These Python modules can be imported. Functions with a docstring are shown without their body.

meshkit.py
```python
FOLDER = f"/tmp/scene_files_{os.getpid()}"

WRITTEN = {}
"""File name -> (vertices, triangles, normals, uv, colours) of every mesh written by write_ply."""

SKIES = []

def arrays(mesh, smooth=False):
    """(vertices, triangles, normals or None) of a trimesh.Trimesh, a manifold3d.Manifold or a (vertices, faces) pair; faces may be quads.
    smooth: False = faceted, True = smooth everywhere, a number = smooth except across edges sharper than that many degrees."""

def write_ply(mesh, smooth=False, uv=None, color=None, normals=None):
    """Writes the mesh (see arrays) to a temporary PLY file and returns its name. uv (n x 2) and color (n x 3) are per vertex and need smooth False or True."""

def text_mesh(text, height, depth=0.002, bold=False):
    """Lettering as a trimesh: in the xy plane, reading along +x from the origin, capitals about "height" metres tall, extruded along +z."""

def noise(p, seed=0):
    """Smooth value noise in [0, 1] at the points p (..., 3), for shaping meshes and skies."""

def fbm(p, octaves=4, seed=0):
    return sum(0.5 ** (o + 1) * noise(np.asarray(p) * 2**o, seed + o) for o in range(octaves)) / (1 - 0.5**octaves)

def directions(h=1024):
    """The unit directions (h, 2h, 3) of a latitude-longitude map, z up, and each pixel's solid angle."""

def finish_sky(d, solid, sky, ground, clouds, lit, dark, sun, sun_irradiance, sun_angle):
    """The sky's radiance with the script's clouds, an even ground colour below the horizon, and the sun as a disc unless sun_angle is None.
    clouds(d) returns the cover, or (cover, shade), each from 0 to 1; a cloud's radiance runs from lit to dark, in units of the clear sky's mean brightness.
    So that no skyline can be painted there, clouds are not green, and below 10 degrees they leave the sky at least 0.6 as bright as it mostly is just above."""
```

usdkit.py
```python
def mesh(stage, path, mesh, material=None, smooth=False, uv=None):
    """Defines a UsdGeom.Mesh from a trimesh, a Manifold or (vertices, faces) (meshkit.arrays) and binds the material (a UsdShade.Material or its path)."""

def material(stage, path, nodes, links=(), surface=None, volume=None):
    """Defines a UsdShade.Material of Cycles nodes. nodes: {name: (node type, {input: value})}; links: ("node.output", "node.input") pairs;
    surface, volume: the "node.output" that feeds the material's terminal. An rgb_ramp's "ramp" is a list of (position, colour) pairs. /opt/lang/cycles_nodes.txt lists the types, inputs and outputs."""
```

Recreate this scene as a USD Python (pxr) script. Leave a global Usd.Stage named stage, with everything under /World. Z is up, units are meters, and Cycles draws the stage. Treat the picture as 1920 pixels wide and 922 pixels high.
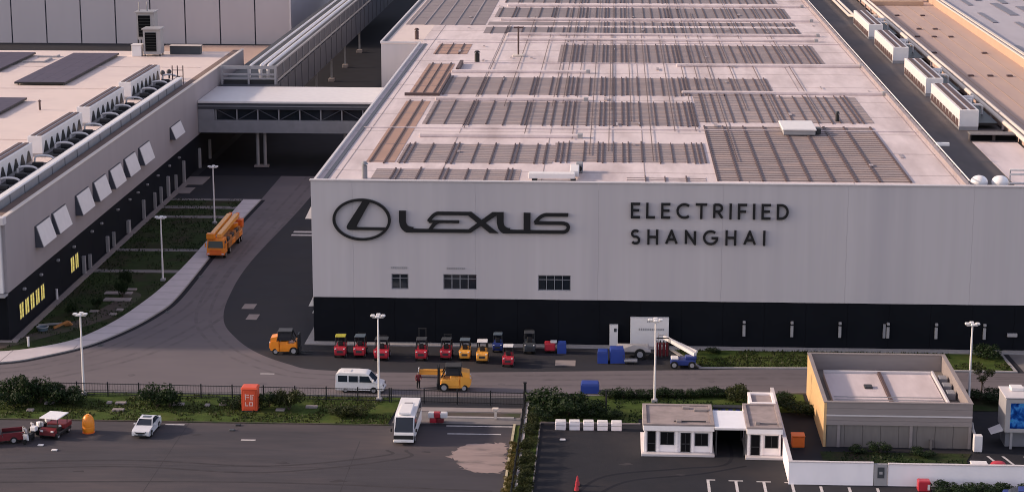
import math, random
import numpy as np, trimesh, manifold3d, shapely
from shapely.geometry import Polygon, LineString, MultiPolygon, Point, box as sbox
from shapely import affinity
from shapely.ops import unary_union
import meshkit, usdkit
from pxr import Usd, UsdGeom, UsdLux, UsdShade, Gf, Sdf

rng = np.random.default_rng(7)
stage = Usd.Stage.CreateInMemory()
UsdGeom.SetStageUpAxis(stage, UsdGeom.Tokens.z)
UsdGeom.SetStageMetersPerUnit(stage, 1.0)
UsdGeom.Xform.Define(stage, '/World')
UsdGeom.Scope.Define(stage, '/World/Looks')

# ------------------------------------------------------------------ camera, sky, sun, exposure
EXPOSURE = 0.5
SUN_EL, SUN_SIDE = math.radians(20.0), math.radians(3.0)
SUN_DIR = np.array([-math.cos(SUN_EL) * math.cos(SUN_SIDE), math.cos(SUN_EL) * math.sin(SUN_SIDE), math.sin(SUN_EL)])
PITCH, YAW = math.radians(12.7521), math.radians(2.8799)
fw = np.array([-math.sin(YAW) * math.cos(PITCH), math.cos(YAW) * math.cos(PITCH), -math.sin(PITCH)])
rt = np.array([math.cos(YAW), math.sin(YAW), 0.0])
up = np.cross(rt, fw)
cam = UsdGeom.Camera.Define(stage, '/World/camera')
cam.CreateHorizontalApertureAttr(36.0)
cam.CreateVerticalApertureAttr(36.0 * 491 / 1024)
cam.CreateFocalLengthAttr(36.0 * 3800 / 1920)
cam.CreateClippingRangeAttr(Gf.Vec2f(1.0, 5000.0))
cam.CreateExposureAttr(EXPOSURE)
eye = (33.36, -219.1, 61.0)
cam.AddTransformOp().Set(Gf.Matrix4d(*rt, 0, *up, 0, *(-fw), 0, *eye, 1))

dome = UsdLux.DomeLight.Define(stage, '/World/sky')
dome.GetPrim().SetCustomDataByKey('kind', 'structure')
sky_m = usdkit.material(stage, '/World/Looks/sky', {
    'sky': ('sky_texture', {'sky_type': 'single_scattering', 'sun_disc': False, 'sun_elevation': SUN_EL, 'sun_rotation': math.atan2(SUN_DIR[0], SUN_DIR[1]), 'aerosol_density': 2.0}),
    'tc': ('texture_coordinate', {}),
    'nz': ('noise_texture', {'scale': 2.2, 'detail': 4.0, 'roughness': 0.55}),
    'rm': ('rgb_ramp', {'ramp': [(0.30, (0.25, 0.25, 0.25)), (0.70, (0.60, 0.60, 0.60))]}),
    'mx': ('mix', {'mix_type': 'mix', 'color2': (2.9, 2.42, 2.8)}),
    'bg': ('background_shader', {'strength': 0.15})},
    [('tc.generated', 'nz.vector'), ('nz.fac', 'rm.fac'), ('rm.color', 'mx.fac'), ('sky.color', 'mx.color1'), ('mx.color', 'bg.color')], surface='bg.background')
UsdShade.MaterialBindingAPI.Apply(dome.GetPrim()).Bind(sky_m)

sun = UsdLux.DistantLight.Define(stage, '/World/sun')
sun.CreateIntensityAttr(0.85)
sun.CreateAngleAttr(3.0)
sun.CreateNormalizeAttr(True)
sun.CreateColorAttr(Gf.Vec3f(1.0, 0.77, 0.60))
_z = SUN_DIR; _x = np.cross([0, 0, 1.0], _z); _x /= np.linalg.norm(_x); _y = np.cross(_z, _x)
sun.AddTransformOp().Set(Gf.Matrix4d(*_x, 0, *_y, 0, *_z, 0, 0, 0, 100, 1))

# ------------------------------------------------------------------ materials
MATS = {}

def M(name, col, rough=0.6, var=0.12, scale=0.6, detail=4.0, metal=0.0, spec=0.4, coat=0.0, bump=0.0, bscale=30.0, stretch=(1, 1, 1), stain=None, emit=0.0, rnd=0.0):
    """A procedural material: base colour broken up by noise at two sizes, optional darker stains, fine relief."""
    if name in MATS:
        return MATS[name]
    c = np.array(col, float)
    nodes = {'geo': ('geometry', {}), 'map': ('mapping', {'scale': stretch}),
             'n1': ('noise_texture', {'scale': scale, 'detail': detail, 'roughness': 0.6}),
             'r1': ('rgb_ramp', {'ramp': [(0.25, tuple(c * (1 - var))), (0.5, tuple(c)), (0.75, tuple(np.minimum(c * (1 + var), 0.95)))]}),
             'p': ('principled_bsdf', {'roughness': rough, 'metallic': metal, 'specular_ior_level': spec, 'coat_weight': coat})}
    links = [('geo.position', 'map.vector'), ('map.vector', 'n1.vector'), ('n1.fac', 'r1.fac')]
    out = 'r1.color'
    if stain:
        scol, sscale, lo, hi = stain
        nodes['n2'] = ('noise_texture', {'scale': sscale, 'detail': 5.0, 'roughness': 0.65})
        nodes['r2'] = ('rgb_ramp', {'ramp': [(lo, (0, 0, 0)), (hi, (1, 1, 1))]})
        nodes['mx'] = ('mix', {'mix_type': 'mix', 'color2': scol})
        links += [('map.vector', 'n2.vector'), ('n2.fac', 'r2.fac'), ('r2.color', 'mx.fac'), (out, 'mx.color1')]
        out = 'mx.color'
    if rnd:
        nodes['oi'] = ('object_info', {})
        nodes['mr'] = ('map_range', {'from_min': 0.0, 'from_max': 1.0, 'to_min': 1 - rnd, 'to_max': 1 + rnd})
        nodes['hv'] = ('hsv', {})
        links += [('oi.random', 'mr.value'), ('mr.result', 'hv.value'), (out, 'hv.color')]
        out = 'hv.color'
    links.append((out, 'p.base_color'))
    if bump:
        nodes['nb'] = ('noise_texture', {'scale': bscale, 'detail': 3.0})
        nodes['b'] = ('bump', {'strength': bump, 'distance': 0.05})
        links += [('geo.position', 'nb.vector'), ('nb.fac', 'b.height'), ('b.normal', 'p.normal')]
    if emit:
        nodes['p'][1]['emission_strength'] = emit
        links.append((out, 'p.emission_color'))
    MATS[name] = usdkit.material(stage, '/World/Looks/' + name, nodes, links, surface='p.BSDF')
    return MATS[name]

def leaf_mat(name, col, col2):
    MATS[name] = usdkit.material(stage, '/World/Looks/' + name, {
        'geo': ('geometry', {}), 'n': ('noise_texture', {'scale': 1.3, 'detail': 3.0}),
        'r': ('rgb_ramp', {'ramp': [(0.3, col), (0.7, col2)]}),
        'hv': ('hsv', {}), 'mr': ('map_range', {'to_min': 0.6, 'to_max': 1.4}),
        'p': ('principled_bsdf', {'roughness': 0.6, 'specular_ior_level': 0.25}),
        't': ('translucent_bsdf', {}), 'm': ('mix_closure', {'fac': 0.25})},
        [('geo.position', 'n.vector'), ('n.fac', 'r.fac'), ('geo.random_per_island', 'mr.value'), ('mr.result', 'hv.value'), ('r.color', 'hv.color'),
         ('hv.color', 'p.base_color'), ('hv.color', 't.color'), ('p.BSDF', 'm.closure1'), ('t.BSDF', 'm.closure2')], surface='m.closure')

leaf_mat('leaf_dark', (0.016, 0.036, 0.011), (0.032, 0.064, 0.018))
leaf_mat('leaf_mid', (0.040, 0.055, 0.016), (0.075, 0.090, 0.025))
leaf_mat('leaf_yellow', (0.11, 0.10, 0.022), (0.20, 0.15, 0.035))
M('facade', (0.485, 0.45, 0.465), 0.5, 0.05, 0.9, stretch=(1, 1, 0.05), stain=((0.40, 0.375, 0.40), 0.09, 0.45, 0.72))
M('facade_left', (0.43, 0.39, 0.41), 0.6, 0.05, 0.15, stretch=(1, 1, 0.2))
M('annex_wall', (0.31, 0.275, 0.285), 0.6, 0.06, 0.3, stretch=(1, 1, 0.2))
M('dark_cladding', (0.006, 0.007, 0.010), 0.5, 0.2, 0.3, spec=0.08)
M('coping', (0.55, 0.51, 0.52), 0.4, 0.06, 0.5)
M('roof_white', (0.63, 0.535, 0.53), 0.6, 0.10, 0.5, stretch=(1.0, 0.22, 1), stain=((0.42, 0.34, 0.33), 0.20, 0.45, 0.76), bump=0.1, bscale=4)
M('roof_peach', (0.66, 0.545, 0.50), 0.6, 0.06, 0.10, stain=((0.54, 0.44, 0.41), 0.10, 0.48, 0.80))
M('roof_mat_gray', (0.285, 0.235, 0.23), 0.65, 0.14, 0.25, stretch=(1, 3, 1), stain=((0.40, 0.30, 0.265), 0.16, 0.45, 0.72))
M('roof_mat_dark', (0.215, 0.175, 0.175), 0.6, 0.14, 0.25)
M('roof_mat_brown', (0.36, 0.22, 0.165), 0.65, 0.12, 0.25, stretch=(1, 2, 1))
M('rail_brown', (0.085, 0.052, 0.050), 0.6, 0.2, 0.6)
M('rail_gray', (0.30, 0.25, 0.255), 0.5, 0.15, 0.6)
M('white_metal', (0.68, 0.65, 0.65), 0.45, 0.05, 1.0)
M('gray_metal', (0.30, 0.29, 0.30), 0.45, 0.08, 1.0)
M('mid_gray_metal', (0.215, 0.215, 0.235), 0.5, 0.1, 1.0)
M('slate_metal', (0.055, 0.058, 0.074), 0.5, 0.15, 0.5)
M('dark_metal', (0.035, 0.035, 0.038), 0.5, 0.15, 1.0)
M('black', (0.012, 0.012, 0.013), 0.45, 0.15, 1.0)
M('black_sign', (0.008, 0.008, 0.009), 0.35, 0.1, 1.0)
M('void', (0.006, 0.006, 0.007), 0.9, 0.1, 1.0, spec=0.1)
M('rubber', (0.016, 0.016, 0.016), 0.85, 0.15, 3.0, spec=0.2)
M('glass_dark', (0.010, 0.012, 0.016), 0.08, 0.1, 1.0, spec=0.6)
M('glass_car', (0.014, 0.019, 0.028), 0.06, 0.1, 1.0, spec=0.6)
M('lit_window', (0.80, 0.64, 0.17), 0.4, 0.65, 1.6, emit=0.30, stretch=(1, 1, 2.2))
M('asphalt', (0.025, 0.026, 0.034), 0.85, 0.14, 0.22, detail=6, stain=((0.030, 0.028, 0.031), 0.07, 0.42, 0.70), bump=0.25, bscale=12, spec=0.25)
M('asphalt_lot', (0.050, 0.046, 0.054), 0.85, 0.16, 0.5, detail=6, stretch=(0.22, 1, 1), stain=((0.088, 0.072, 0.076), 0.11, 0.47, 0.70), bump=0.25, bscale=12, spec=0.25)
M('asphalt_blue', (0.017, 0.0175, 0.023), 0.85, 0.15, 0.4, detail=6, stain=((0.034, 0.029, 0.031), 0.08, 0.52, 0.78), bump=0.25, bscale=12, spec=0.25)
M('track_dark', (0.118, 0.103, 0.112), 0.8, 0.25, 0.6, spec=0.25)
M('track_lot', (0.040, 0.036, 0.041), 0.85, 0.25, 0.6, spec=0.25)
M('track_pale', (0.085, 0.072, 0.074), 0.85, 0.25, 0.6, spec=0.25)
M('asphalt_deep', (0.016, 0.0165, 0.023), 0.9, 0.2, 0.3, detail=6, spec=0.15)  # darkened asphalt: shade tone for kerb edge and alley, also yard tyre tracks
M('road_asphalt', (0.138, 0.120, 0.130), 0.8, 0.10, 0.15, detail=6, stretch=(0.25, 1, 1), stain=((0.110, 0.097, 0.108), 0.10, 0.45, 0.75), bump=0.2, bscale=12, spec=0.25)
M('concrete_path', (0.52, 0.47, 0.49), 0.8, 0.08, 0.6, bump=0.15, bscale=8)
M('concrete_worn', (0.25, 0.215, 0.21), 0.85, 0.15, 0.5, bump=0.15, bscale=8)
M('concrete_dim', (0.17, 0.155, 0.155), 0.85, 0.15, 0.6)
M('kerb', (0.33, 0.31, 0.31), 0.8, 0.12, 1.2)
M('kerb_yellow', (0.46, 0.40, 0.27), 0.7, 0.25, 1.5)
M('sand', (0.27, 0.205, 0.195), 0.95, 0.16, 0.6, stretch=(0.35, 1, 1), stain=((0.10, 0.085, 0.085), 0.55, 0.50, 0.72))
M('soil', (0.068, 0.052, 0.046), 0.95, 0.22, 0.7, stain=((0.030, 0.042, 0.014), 0.35, 0.45, 0.65), bump=0.5, bscale=5)
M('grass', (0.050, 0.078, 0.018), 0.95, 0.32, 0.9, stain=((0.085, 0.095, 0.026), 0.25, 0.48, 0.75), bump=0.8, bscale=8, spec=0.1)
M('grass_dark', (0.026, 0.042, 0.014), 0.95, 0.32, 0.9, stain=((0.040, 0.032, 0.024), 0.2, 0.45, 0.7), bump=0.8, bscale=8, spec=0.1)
M('tan_roof', (0.47, 0.335, 0.275), 0.75, 0.08, 0.12, stretch=(2, 0.3, 1), stain=((0.40, 0.29, 0.26), 0.08, 0.45, 0.75))
M('tan_wall', (0.45, 0.30, 0.21), 0.75, 0.08, 0.3)
M('strip_roof', (0.095, 0.080, 0.080), 0.8, 0.22, 0.25, stretch=(1, 0.3, 1), stain=((0.15, 0.125, 0.12), 0.15, 0.5, 0.8))
M('steel_roof', (0.40, 0.37, 0.40), 0.6, 0.08, 0.2, stretch=(1, 0.3, 1))
M('panel_purple', (0.062, 0.046, 0.068), 0.45, 0.1, 0.5, spec=0.15)
M('panel_blue_gray', (0.13, 0.12, 0.15), 0.4, 0.1, 0.5)
M('cream', (0.62, 0.54, 0.48), 0.5, 0.05, 1.0)
M('line_paint', (0.50, 0.47, 0.47), 0.8, 0.25, 3.0)
M('white_paint', (0.78, 0.76, 0.77), 0.3, 0.03, 1.0, coat=0.3)
M('white_wall', (0.86, 0.81, 0.84), 0.6, 0.06, 0.4, stretch=(1, 1, 0.4))
M('guard_wall', (0.90, 0.83, 0.82), 0.6, 0.06, 0.6)
M('guard_roof', (0.27, 0.222, 0.215), 0.85, 0.18, 0.9, stain=((0.37, 0.30, 0.29), 0.5, 0.45, 0.75))
M('silver', (0.60, 0.60, 0.63), 0.25, 0.03, 1.0, coat=0.4)
M('faded_white', (0.74, 0.48, 0.44), 0.5, 0.1, 2.0)
M('box_wall', (0.245, 0.21, 0.205), 0.6, 0.08, 0.5, stretch=(1, 1, 6))
M('box_sunlit', (0.56, 0.365, 0.18), 0.6, 0.08, 0.5, stretch=(1, 1, 6))  # beige wall colour with the warm sun on this side painted in
M('box_lower', (0.165, 0.145, 0.135), 0.6, 0.10, 0.5, stretch=(6, 1, 1))
M('canopy_white', (0.80, 0.80, 0.84), 0.4, 0.03, 1.0)
M('red', (0.40, 0.026, 0.042), 0.35, 0.08, 1.0, coat=0.2)
M('red_dark', (0.13, 0.014, 0.020), 0.45, 0.2, 1.0)
M('orange', (0.80, 0.25, 0.02), 0.4, 0.06, 1.0, coat=0.2)
M('orange_deep', (0.74, 0.15, 0.025), 0.45, 0.08, 1.0)
M('red_orange', (0.62, 0.085, 0.035), 0.45, 0.08, 1.0)
M('amber', (0.80, 0.36, 0.06), 0.4, 0.06, 1.0, coat=0.2)
M('olive_yellow', (0.40, 0.37, 0.05), 0.5, 0.08, 1.0)
M('blue', (0.022, 0.050, 0.25), 0.45, 0.10, 1.0)
M('navy', (0.018, 0.035, 0.17), 0.5, 0.15, 1.0)
M('slate_blue', (0.10, 0.13, 0.16), 0.4, 0.1, 1.0)
M('charcoal', (0.045, 0.050, 0.058), 0.5, 0.15, 1.0)
M('gutter_brown', (0.17, 0.115, 0.095), 0.8, 0.2, 0.4)
M('rust', (0.36, 0.15, 0.045), 0.7, 0.2, 2.0)
M('bark', (0.07, 0.05, 0.035), 0.9, 0.2, 4.0)
M('skin', (0.45, 0.28, 0.20), 0.6, 0.05, 3.0)
M('lamp_pale', (0.70, 0.69, 0.70), 0.4, 0.03, 2.0)  # plain pale colour of the lamp heads, no emission
usdkit.material(stage, '/World/Looks/screen', {
    'geo': ('geometry', {}), 'n': ('noise_texture', {'scale': 1.6, 'detail': 4.0, 'distortion': 0.6}),
    'r': ('rgb_ramp', {'ramp': [(0.30, (0.003, 0.012, 0.09)), (0.48, (0.01, 0.06, 0.30)), (0.60, (0.05, 0.22, 0.62)), (0.70, (0.02, 0.16, 0.16)), (0.8, (0.004, 0.02, 0.10))]}),
    'e': ('emission', {'strength': 0.36})}, [('geo.position', 'n.vector'), ('n.fac', 'r.fac'), ('r.color', 'e.color')], surface='e.emission')
MATS['screen'] = UsdShade.Material.Get(stage, '/World/Looks/screen')

# ------------------------------------------------------------------ mesh helpers
class MB:
    """Collects shapes and makes them ONE mesh."""
    def __init__(s): s.v, s.f, s.n = [], [], 0
    def add(s, v, f):
        v = np.asarray(v, float); f = np.asarray(f, int)
        if f.shape[1] == 4: f = np.vstack([f[:, [0, 1, 2]], f[:, [0, 2, 3]]])
        s.v.append(v); s.f.append(f + s.n); s.n += len(v); return s
    def box(s, x0, x1, y0, y1, z0, z1):
        v = np.array([[x, y, z] for z in (z0, z1) for y in (y0, y1) for x in (x0, x1)], float)
        return s.add(v, [[0, 2, 3, 1], [4, 5, 7, 6], [0, 1, 5, 4], [2, 6, 7, 3], [0, 4, 6, 2], [1, 3, 7, 5]])
    def cbox(s, x0, x1, y0, y1, z0, z1, c=0.05):
        c = min(c, 0.45 * min(x1 - x0, y1 - y0, z1 - z0)); p = []
        for x, dx in ((x0, c), (x1, -c)):
            for y, dy in ((y0, c), (y1, -c)):
                for z, dz in ((z0, c), (z1, -c)):
                    p += [(x + dx, y + dy, z), (x + dx, y, z + dz), (x, y + dy, z + dz)]
        return s.hull(p)
    def hull(s, pts):
        m = manifold3d.Manifold.hull_points(np.asarray(pts, np.float64)).to_mesh()
        return s.add(m.vert_properties[:, :3], m.tri_verts)
    def mesh(s, m): return s.add(m.vertices, m.faces)
    def cone(s, p0, p1, r0, r1, n=10):
        p0, p1 = np.asarray(p0, float), np.asarray(p1, float); t = p1 - p0; t /= np.linalg.norm(t)
        a = np.cross(t, [0, 0, 1.0] if abs(t[2]) < 0.9 else [1.0, 0, 0]); a /= np.linalg.norm(a); b = np.cross(t, a)
        an = np.arange(n) * 2 * np.pi / n; ring = np.cos(an)[:, None] * a + np.sin(an)[:, None] * b
        v = np.vstack([p0 + r0 * ring, p1 + r1 * ring, [p0], [p1]]); f = []
        for i in range(n):
            j = (i + 1) % n
            f += [[i, j, n + j], [i, n + j, n + i], [2 * n, j, i], [2 * n + 1, n + i, n + j]]
        return s.add(v, f)
    def cyl(s, p0, p1, r, n=10): return s.cone(p0, p1, r, r, n)
    def bar(s, p0, p1, w, h=None):
        """A square bar between two points."""
        h = h or w; p0, p1 = np.asarray(p0, float), np.asarray(p1, float); t = p1 - p0; t /= np.linalg.norm(t)
        a = np.cross(t, [0, 0, 1.0] if abs(t[2]) < 0.95 else [0, 1.0, 0]); a /= np.linalg.norm(a); b = np.cross(a, t)
        v = [p + sx * a * w / 2 + sz * b * h / 2 for p in (p0, p1) for sx, sz in ((-1, -1), (1, -1), (1, 1), (-1, 1))]
        return s.add(v, [[0, 1, 2, 3], [7, 6, 5, 4], [0, 4, 5, 1], [1, 5, 6, 2], [2, 6, 7, 3], [3, 7, 4, 0]])
    def tube(s, pts, r, n=8):
        v, f = [], []
        pts = np.asarray(pts, float); t = np.gradient(pts, axis=0); t /= np.linalg.norm(t, axis=1, keepdims=True)
        an = np.arange(n) * 2 * np.pi / n
        for p, d in zip(pts, t):
            a = np.cross(d, [0, 0, 1.0] if abs(d[2]) < 0.9 else [1.0, 0, 0]); a /= np.linalg.norm(a); b = np.cross(d, a)
            v.append(p + r * (np.cos(an)[:, None] * a + np.sin(an)[:, None] * b))
        for i in range(len(pts) - 1):
            for k in range(n):
                j = (k + 1) % n; f.append([i * n + k, i * n + j, (i + 1) * n + j, (i + 1) * n + k])
        return s.add(np.vstack(v), f)
    def prism(s, poly, z0, z1):
        for g in getattr(poly, 'geoms', [poly]):
            if g.area < 1e-4: continue
            m = trimesh.creation.extrude_polygon(g, z1 - z0, engine='earcut'); m.apply_translation([0, 0, z0]); s.mesh(m)
        return s
    def prism_xz(s, poly, y0, y1):
        """The polygon drawn in x and z, extruded from y0 (front) to y1."""
        for g in getattr(poly, 'geoms', [poly]):
            if g.area < 1e-4: continue
            m = trimesh.creation.extrude_polygon(g, y1 - y0, engine='earcut'); v = m.vertices
            s.add(np.c_[v[:, 0], y1 - v[:, 2], v[:, 1]], m.faces)
        return s
    def sheet(s, poly, z):
        for g in getattr(poly, 'geoms', [poly]):
            v, f = trimesh.creation.triangulate_polygon(g, engine='earcut')
            n = np.cross(v[f[:, 1]] - v[f[:, 0]], v[f[:, 2]] - v[f[:, 0]]); f = np.where((n < 0)[:, None], f[:, ::-1], f)
            s.add(np.c_[v, np.full(len(v), z)], f)
        return s
    def profile(s, prof, hw):
        """A body drawn in side view (length y, height z), half as wide at each height and place as hw(y, z)."""
        poly = Polygon(prof); v, f = trimesh.creation.triangulate_polygon(poly, engine='earcut')
        v = np.asarray(poly.exterior.coords)[:-1]; v2, f2 = trimesh.creation.triangulate_polygon(Polygon(v), engine='earcut')
        w = np.array([hw(a, b) for a, b in v2]); n = len(v2)
        L = np.c_[-w, v2]; Rr = np.c_[w, v2]
        ring = [int(np.argmin(np.abs(v2 - q).sum(1))) for q in v]
        ff = [list(t) for t in f2] + [[t[2] + n, t[1] + n, t[0] + n] for t in f2]
        for a, b in zip(ring, ring[1:] + ring[:1]): ff += [[a, b, b + n], [a, b + n, a + n]]
        m = trimesh.Trimesh(np.vstack([L, Rr]), ff, process=False); m.fix_normals(); return s.mesh(m)
    def arrays(s): return np.vstack(s.v), np.vstack(s.f)

used = set()
def free(path):
    if path not in used: used.add(path); return path
    k = 1
    while f'{path}_{k:03d}' in used: k += 1
    p = f'{path}_{k:03d}'; used.add(p); return p

def put(prim, **kw):
    for k, v in kw.items():
        if v: prim.SetCustomDataByKey(k, v)
    return prim

def thing(name, label, cat, loc=(0, 0, 0), rot=0.0, group=None, scale=None):
    p = free('/World/' + name); x = UsdGeom.Xform.Define(stage, p)
    x.AddTranslateOp().Set(Gf.Vec3d(*map(float, loc)))
    if rot: x.AddRotateZOp().Set(float(rot))
    if scale: x.AddScaleOp().Set(Gf.Vec3f(*([scale] * 3 if np.ndim(scale) == 0 else scale)))
    put(x.GetPrim(), label=label, category=cat, group=group); return p

def part(parent, name, mb, mat, smooth=False, label=None, kind=None):
    p = free(parent + '/' + name)
    m = usdkit.mesh(stage, p, mb.arrays() if isinstance(mb, MB) else mb, MATS[mat], smooth=smooth)
    put(m.GetPrim(), label=label, kind=kind); return p

def struct(name, mb, mat, kind='structure', smooth=False, label=None, cat=None):
    p = part('/World', name, mb, mat, smooth); put(stage.GetPrimAtPath(p), kind=kind, label=label, category=cat); return p

def single(name, mb, mat, label, cat, group=None, smooth=False):
    p = part('/World', name, mb, mat, smooth); put(stage.GetPrimAtPath(p), label=label, category=cat, group=group); return p

def dup(src, label, cat, loc, rot=0.0, group=None, scale=None):
    base = src.rsplit('/', 1)[1]
    while base[-4:-3] == '_' and base[-3:].isdigit(): base = base[:-4]
    p = free('/World/' + base); x = UsdGeom.Xform.Define(stage, p)
    x.GetPrim().GetReferences().AddInternalReference(Sdf.Path(src))
    UsdGeom.Xformable(x).SetXformOpOrder([])
    x.AddTranslateOp(opSuffix='at').Set(Gf.Vec3d(*map(float, loc)))
    if rot: x.AddRotateZOp(opSuffix='at').Set(float(rot))
    if scale: x.AddScaleOp(opSuffix='at').Set(Gf.Vec3f(*([scale] * 3 if np.ndim(scale) == 0 else scale)))
    x.GetPrim().SetInstanceable(True)
    put(x.GetPrim(), label=label, category=cat, group=group); return p

ORD = 'first second third fourth fifth sixth seventh eighth ninth tenth eleventh twelfth thirteenth'.split()
def B(*a): return MB().box(*a)
def arc(cx, cy, r, a0, a1, n=10): return [(cx + r * math.cos(t), cy + r * math.sin(t)) for t in np.linspace(math.radians(a0), math.radians(a1), n)]
def smooth_line(pts, n=6):
    """A Catmull-Rom curve through the points."""
    p = np.asarray(pts, float); p = np.vstack([2 * p[0] - p[1], p, 2 * p[-1] - p[-2]]); out = []
    for i in range(1, len(p) - 2):
        for t in np.linspace(0, 1, n, endpoint=False):
            a, b, c, d = p[i - 1], p[i], p[i + 1], p[i + 2]
            out.append(0.5 * (2 * b + (c - a) * t + (2 * a - 5 * b + 4 * c - d) * t * t + (3 * b - a - 3 * c + d) * t ** 3))
    return [tuple(q) for q in out] + [tuple(p[-2])]

# ------------------------------------------------------------------ the setting: ground, road, pavements, grass
struct('ground', MB().sheet(sbox(-900, -700, 900, 1500), 0.0), 'asphalt')
outer = [(-60, -11.6), (-42, -11.2), (-32.9, -10.1), (-28.9, -7.4), (-25.1, -2.8), (-22.4, 3.7), (-20.6, 11.1), (-19.8, 18.8), (-20.0, 38.8), (-20.2, 56.9), (-19.8, 79.6)]
inner = [(-60, -7.4), (-42, -7.0), (-34.1, -5.9), (-30.0, -3.7), (-26.8, 0.2), (-24.6, 7.7), (-23.4, 16.0), (-22.7, 24.1), (-22.3, 37.2), (-22.3, 55.1), (-22.4, 79.5)]
outer_c, inner_c = smooth_line(outer), smooth_line(inner)
apron = smooth_line([(-12.0, 120), (-12.8, 74.0), (-14.1, 39.1), (-13.5, 20.5), (-12.0, 9.0), (-9.3, 1.6), (-5.8, -4.5), (-1.5, -9.0), (2.3, -11.1), (13.8, -11.5), (42.3, -9.1), (53.8, -8.3), (76, -8.6), (120, -8)])
road = Polygon(outer_c + [(-19.8, 120)] + apron + [(120, -14), (75, -15.9), (53, -17.0), (25.5, -19.6), (3.5, -19.8), (-60, -19.2)]).buffer(0)
struct('service_road', MB().sheet(road, 0.004), 'road_asphalt')
lot_l = sbox(-70, -90, 24.0, -30.1)
struct('parking_lot', MB().sheet(lot_l, 0.004), 'asphalt_lot')
lot_r = sbox(26.6, -90, 49.4, -28.6)
struct('gate_yard', MB().sheet(lot_r, 0.004), 'asphalt_blue')
yard = MB().sheet(sbox(49.9, -45.1, 110, -17.6), 0.004)
struct('utility_yard', yard, 'asphalt_blue')
# pavement with its kerb
pave = Polygon(outer_c + inner_c[::-1]).buffer(0)
pv = struct('pavement', MB().prism(pave, 0, 0.12), 'concrete_path')
struct('gutter', MB().sheet(LineString(outer_c).buffer(0.75, cap_style='flat').difference(pave.buffer(0.15)), 0.008), 'asphalt_deep')  # dark strip paints the kerb's shadow onto the road edge
k_out = LineString(outer_c).buffer(0.14, cap_style='flat')
part(pv, 'kerb', MB().prism(k_out.difference(pave.buffer(0.002)), 0, 0.125), 'kerb')
# lawn strip between the left building and the pavement, with paths that cross it
lawn = Polygon([(-60, -1.6), (-33.3, -1.6), (-33.3, 80)] + inner_c[::-1]).buffer(0).difference(pave.buffer(0.01))
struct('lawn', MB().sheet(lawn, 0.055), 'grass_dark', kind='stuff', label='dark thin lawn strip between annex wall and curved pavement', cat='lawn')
struct('bare_soil', MB().sheet(Polygon(smooth_line([(-28.5, 3.5), (-25.6, 9.0), (-24.6, 14.5), (-24.3, 20), (-26.2, 21.5), (-27.4, 14.5), (-29.8, 6.5), (-36, -3.2), (-34.5, -4.6), (-28.5, 3.5)])).buffer(0).intersection(lawn), 0.062), 'soil')
for y0, w in ((32.7, 1.5), (44.9, 1.4), (66.6, 1.6), (73.4, 1.8), (79.2, 1.4)):
    struct('cross_path', B(-33.3, -22.35, y0 - w / 2, y0 + w / 2, 0, 0.085), 'concrete_dim')
struct('cross_path', B(-34.3, -31.0, 91.0, 97.5, 0, 0.085), 'concrete_worn')
struct('cross_path', B(-34.3, -31.6, 84.0, 88.5, 0, 0.085), 'concrete_worn')
struct('building_apron', B(-34.2, -33.35, -2.2, 95, 0, 0.10), 'concrete_worn')
struct('building_apron', B(-70, -34.25, -2.2, -1.3, 0, 0.095), 'concrete_worn')
struct('building_apron', B(-0.9, 110, -1.15, -0.02, 0, 0.14), 'kerb')
struct('building_apron', B(-0.9, -0.05, -0.02, 120, 0, 0.135), 'kerb')
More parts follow.
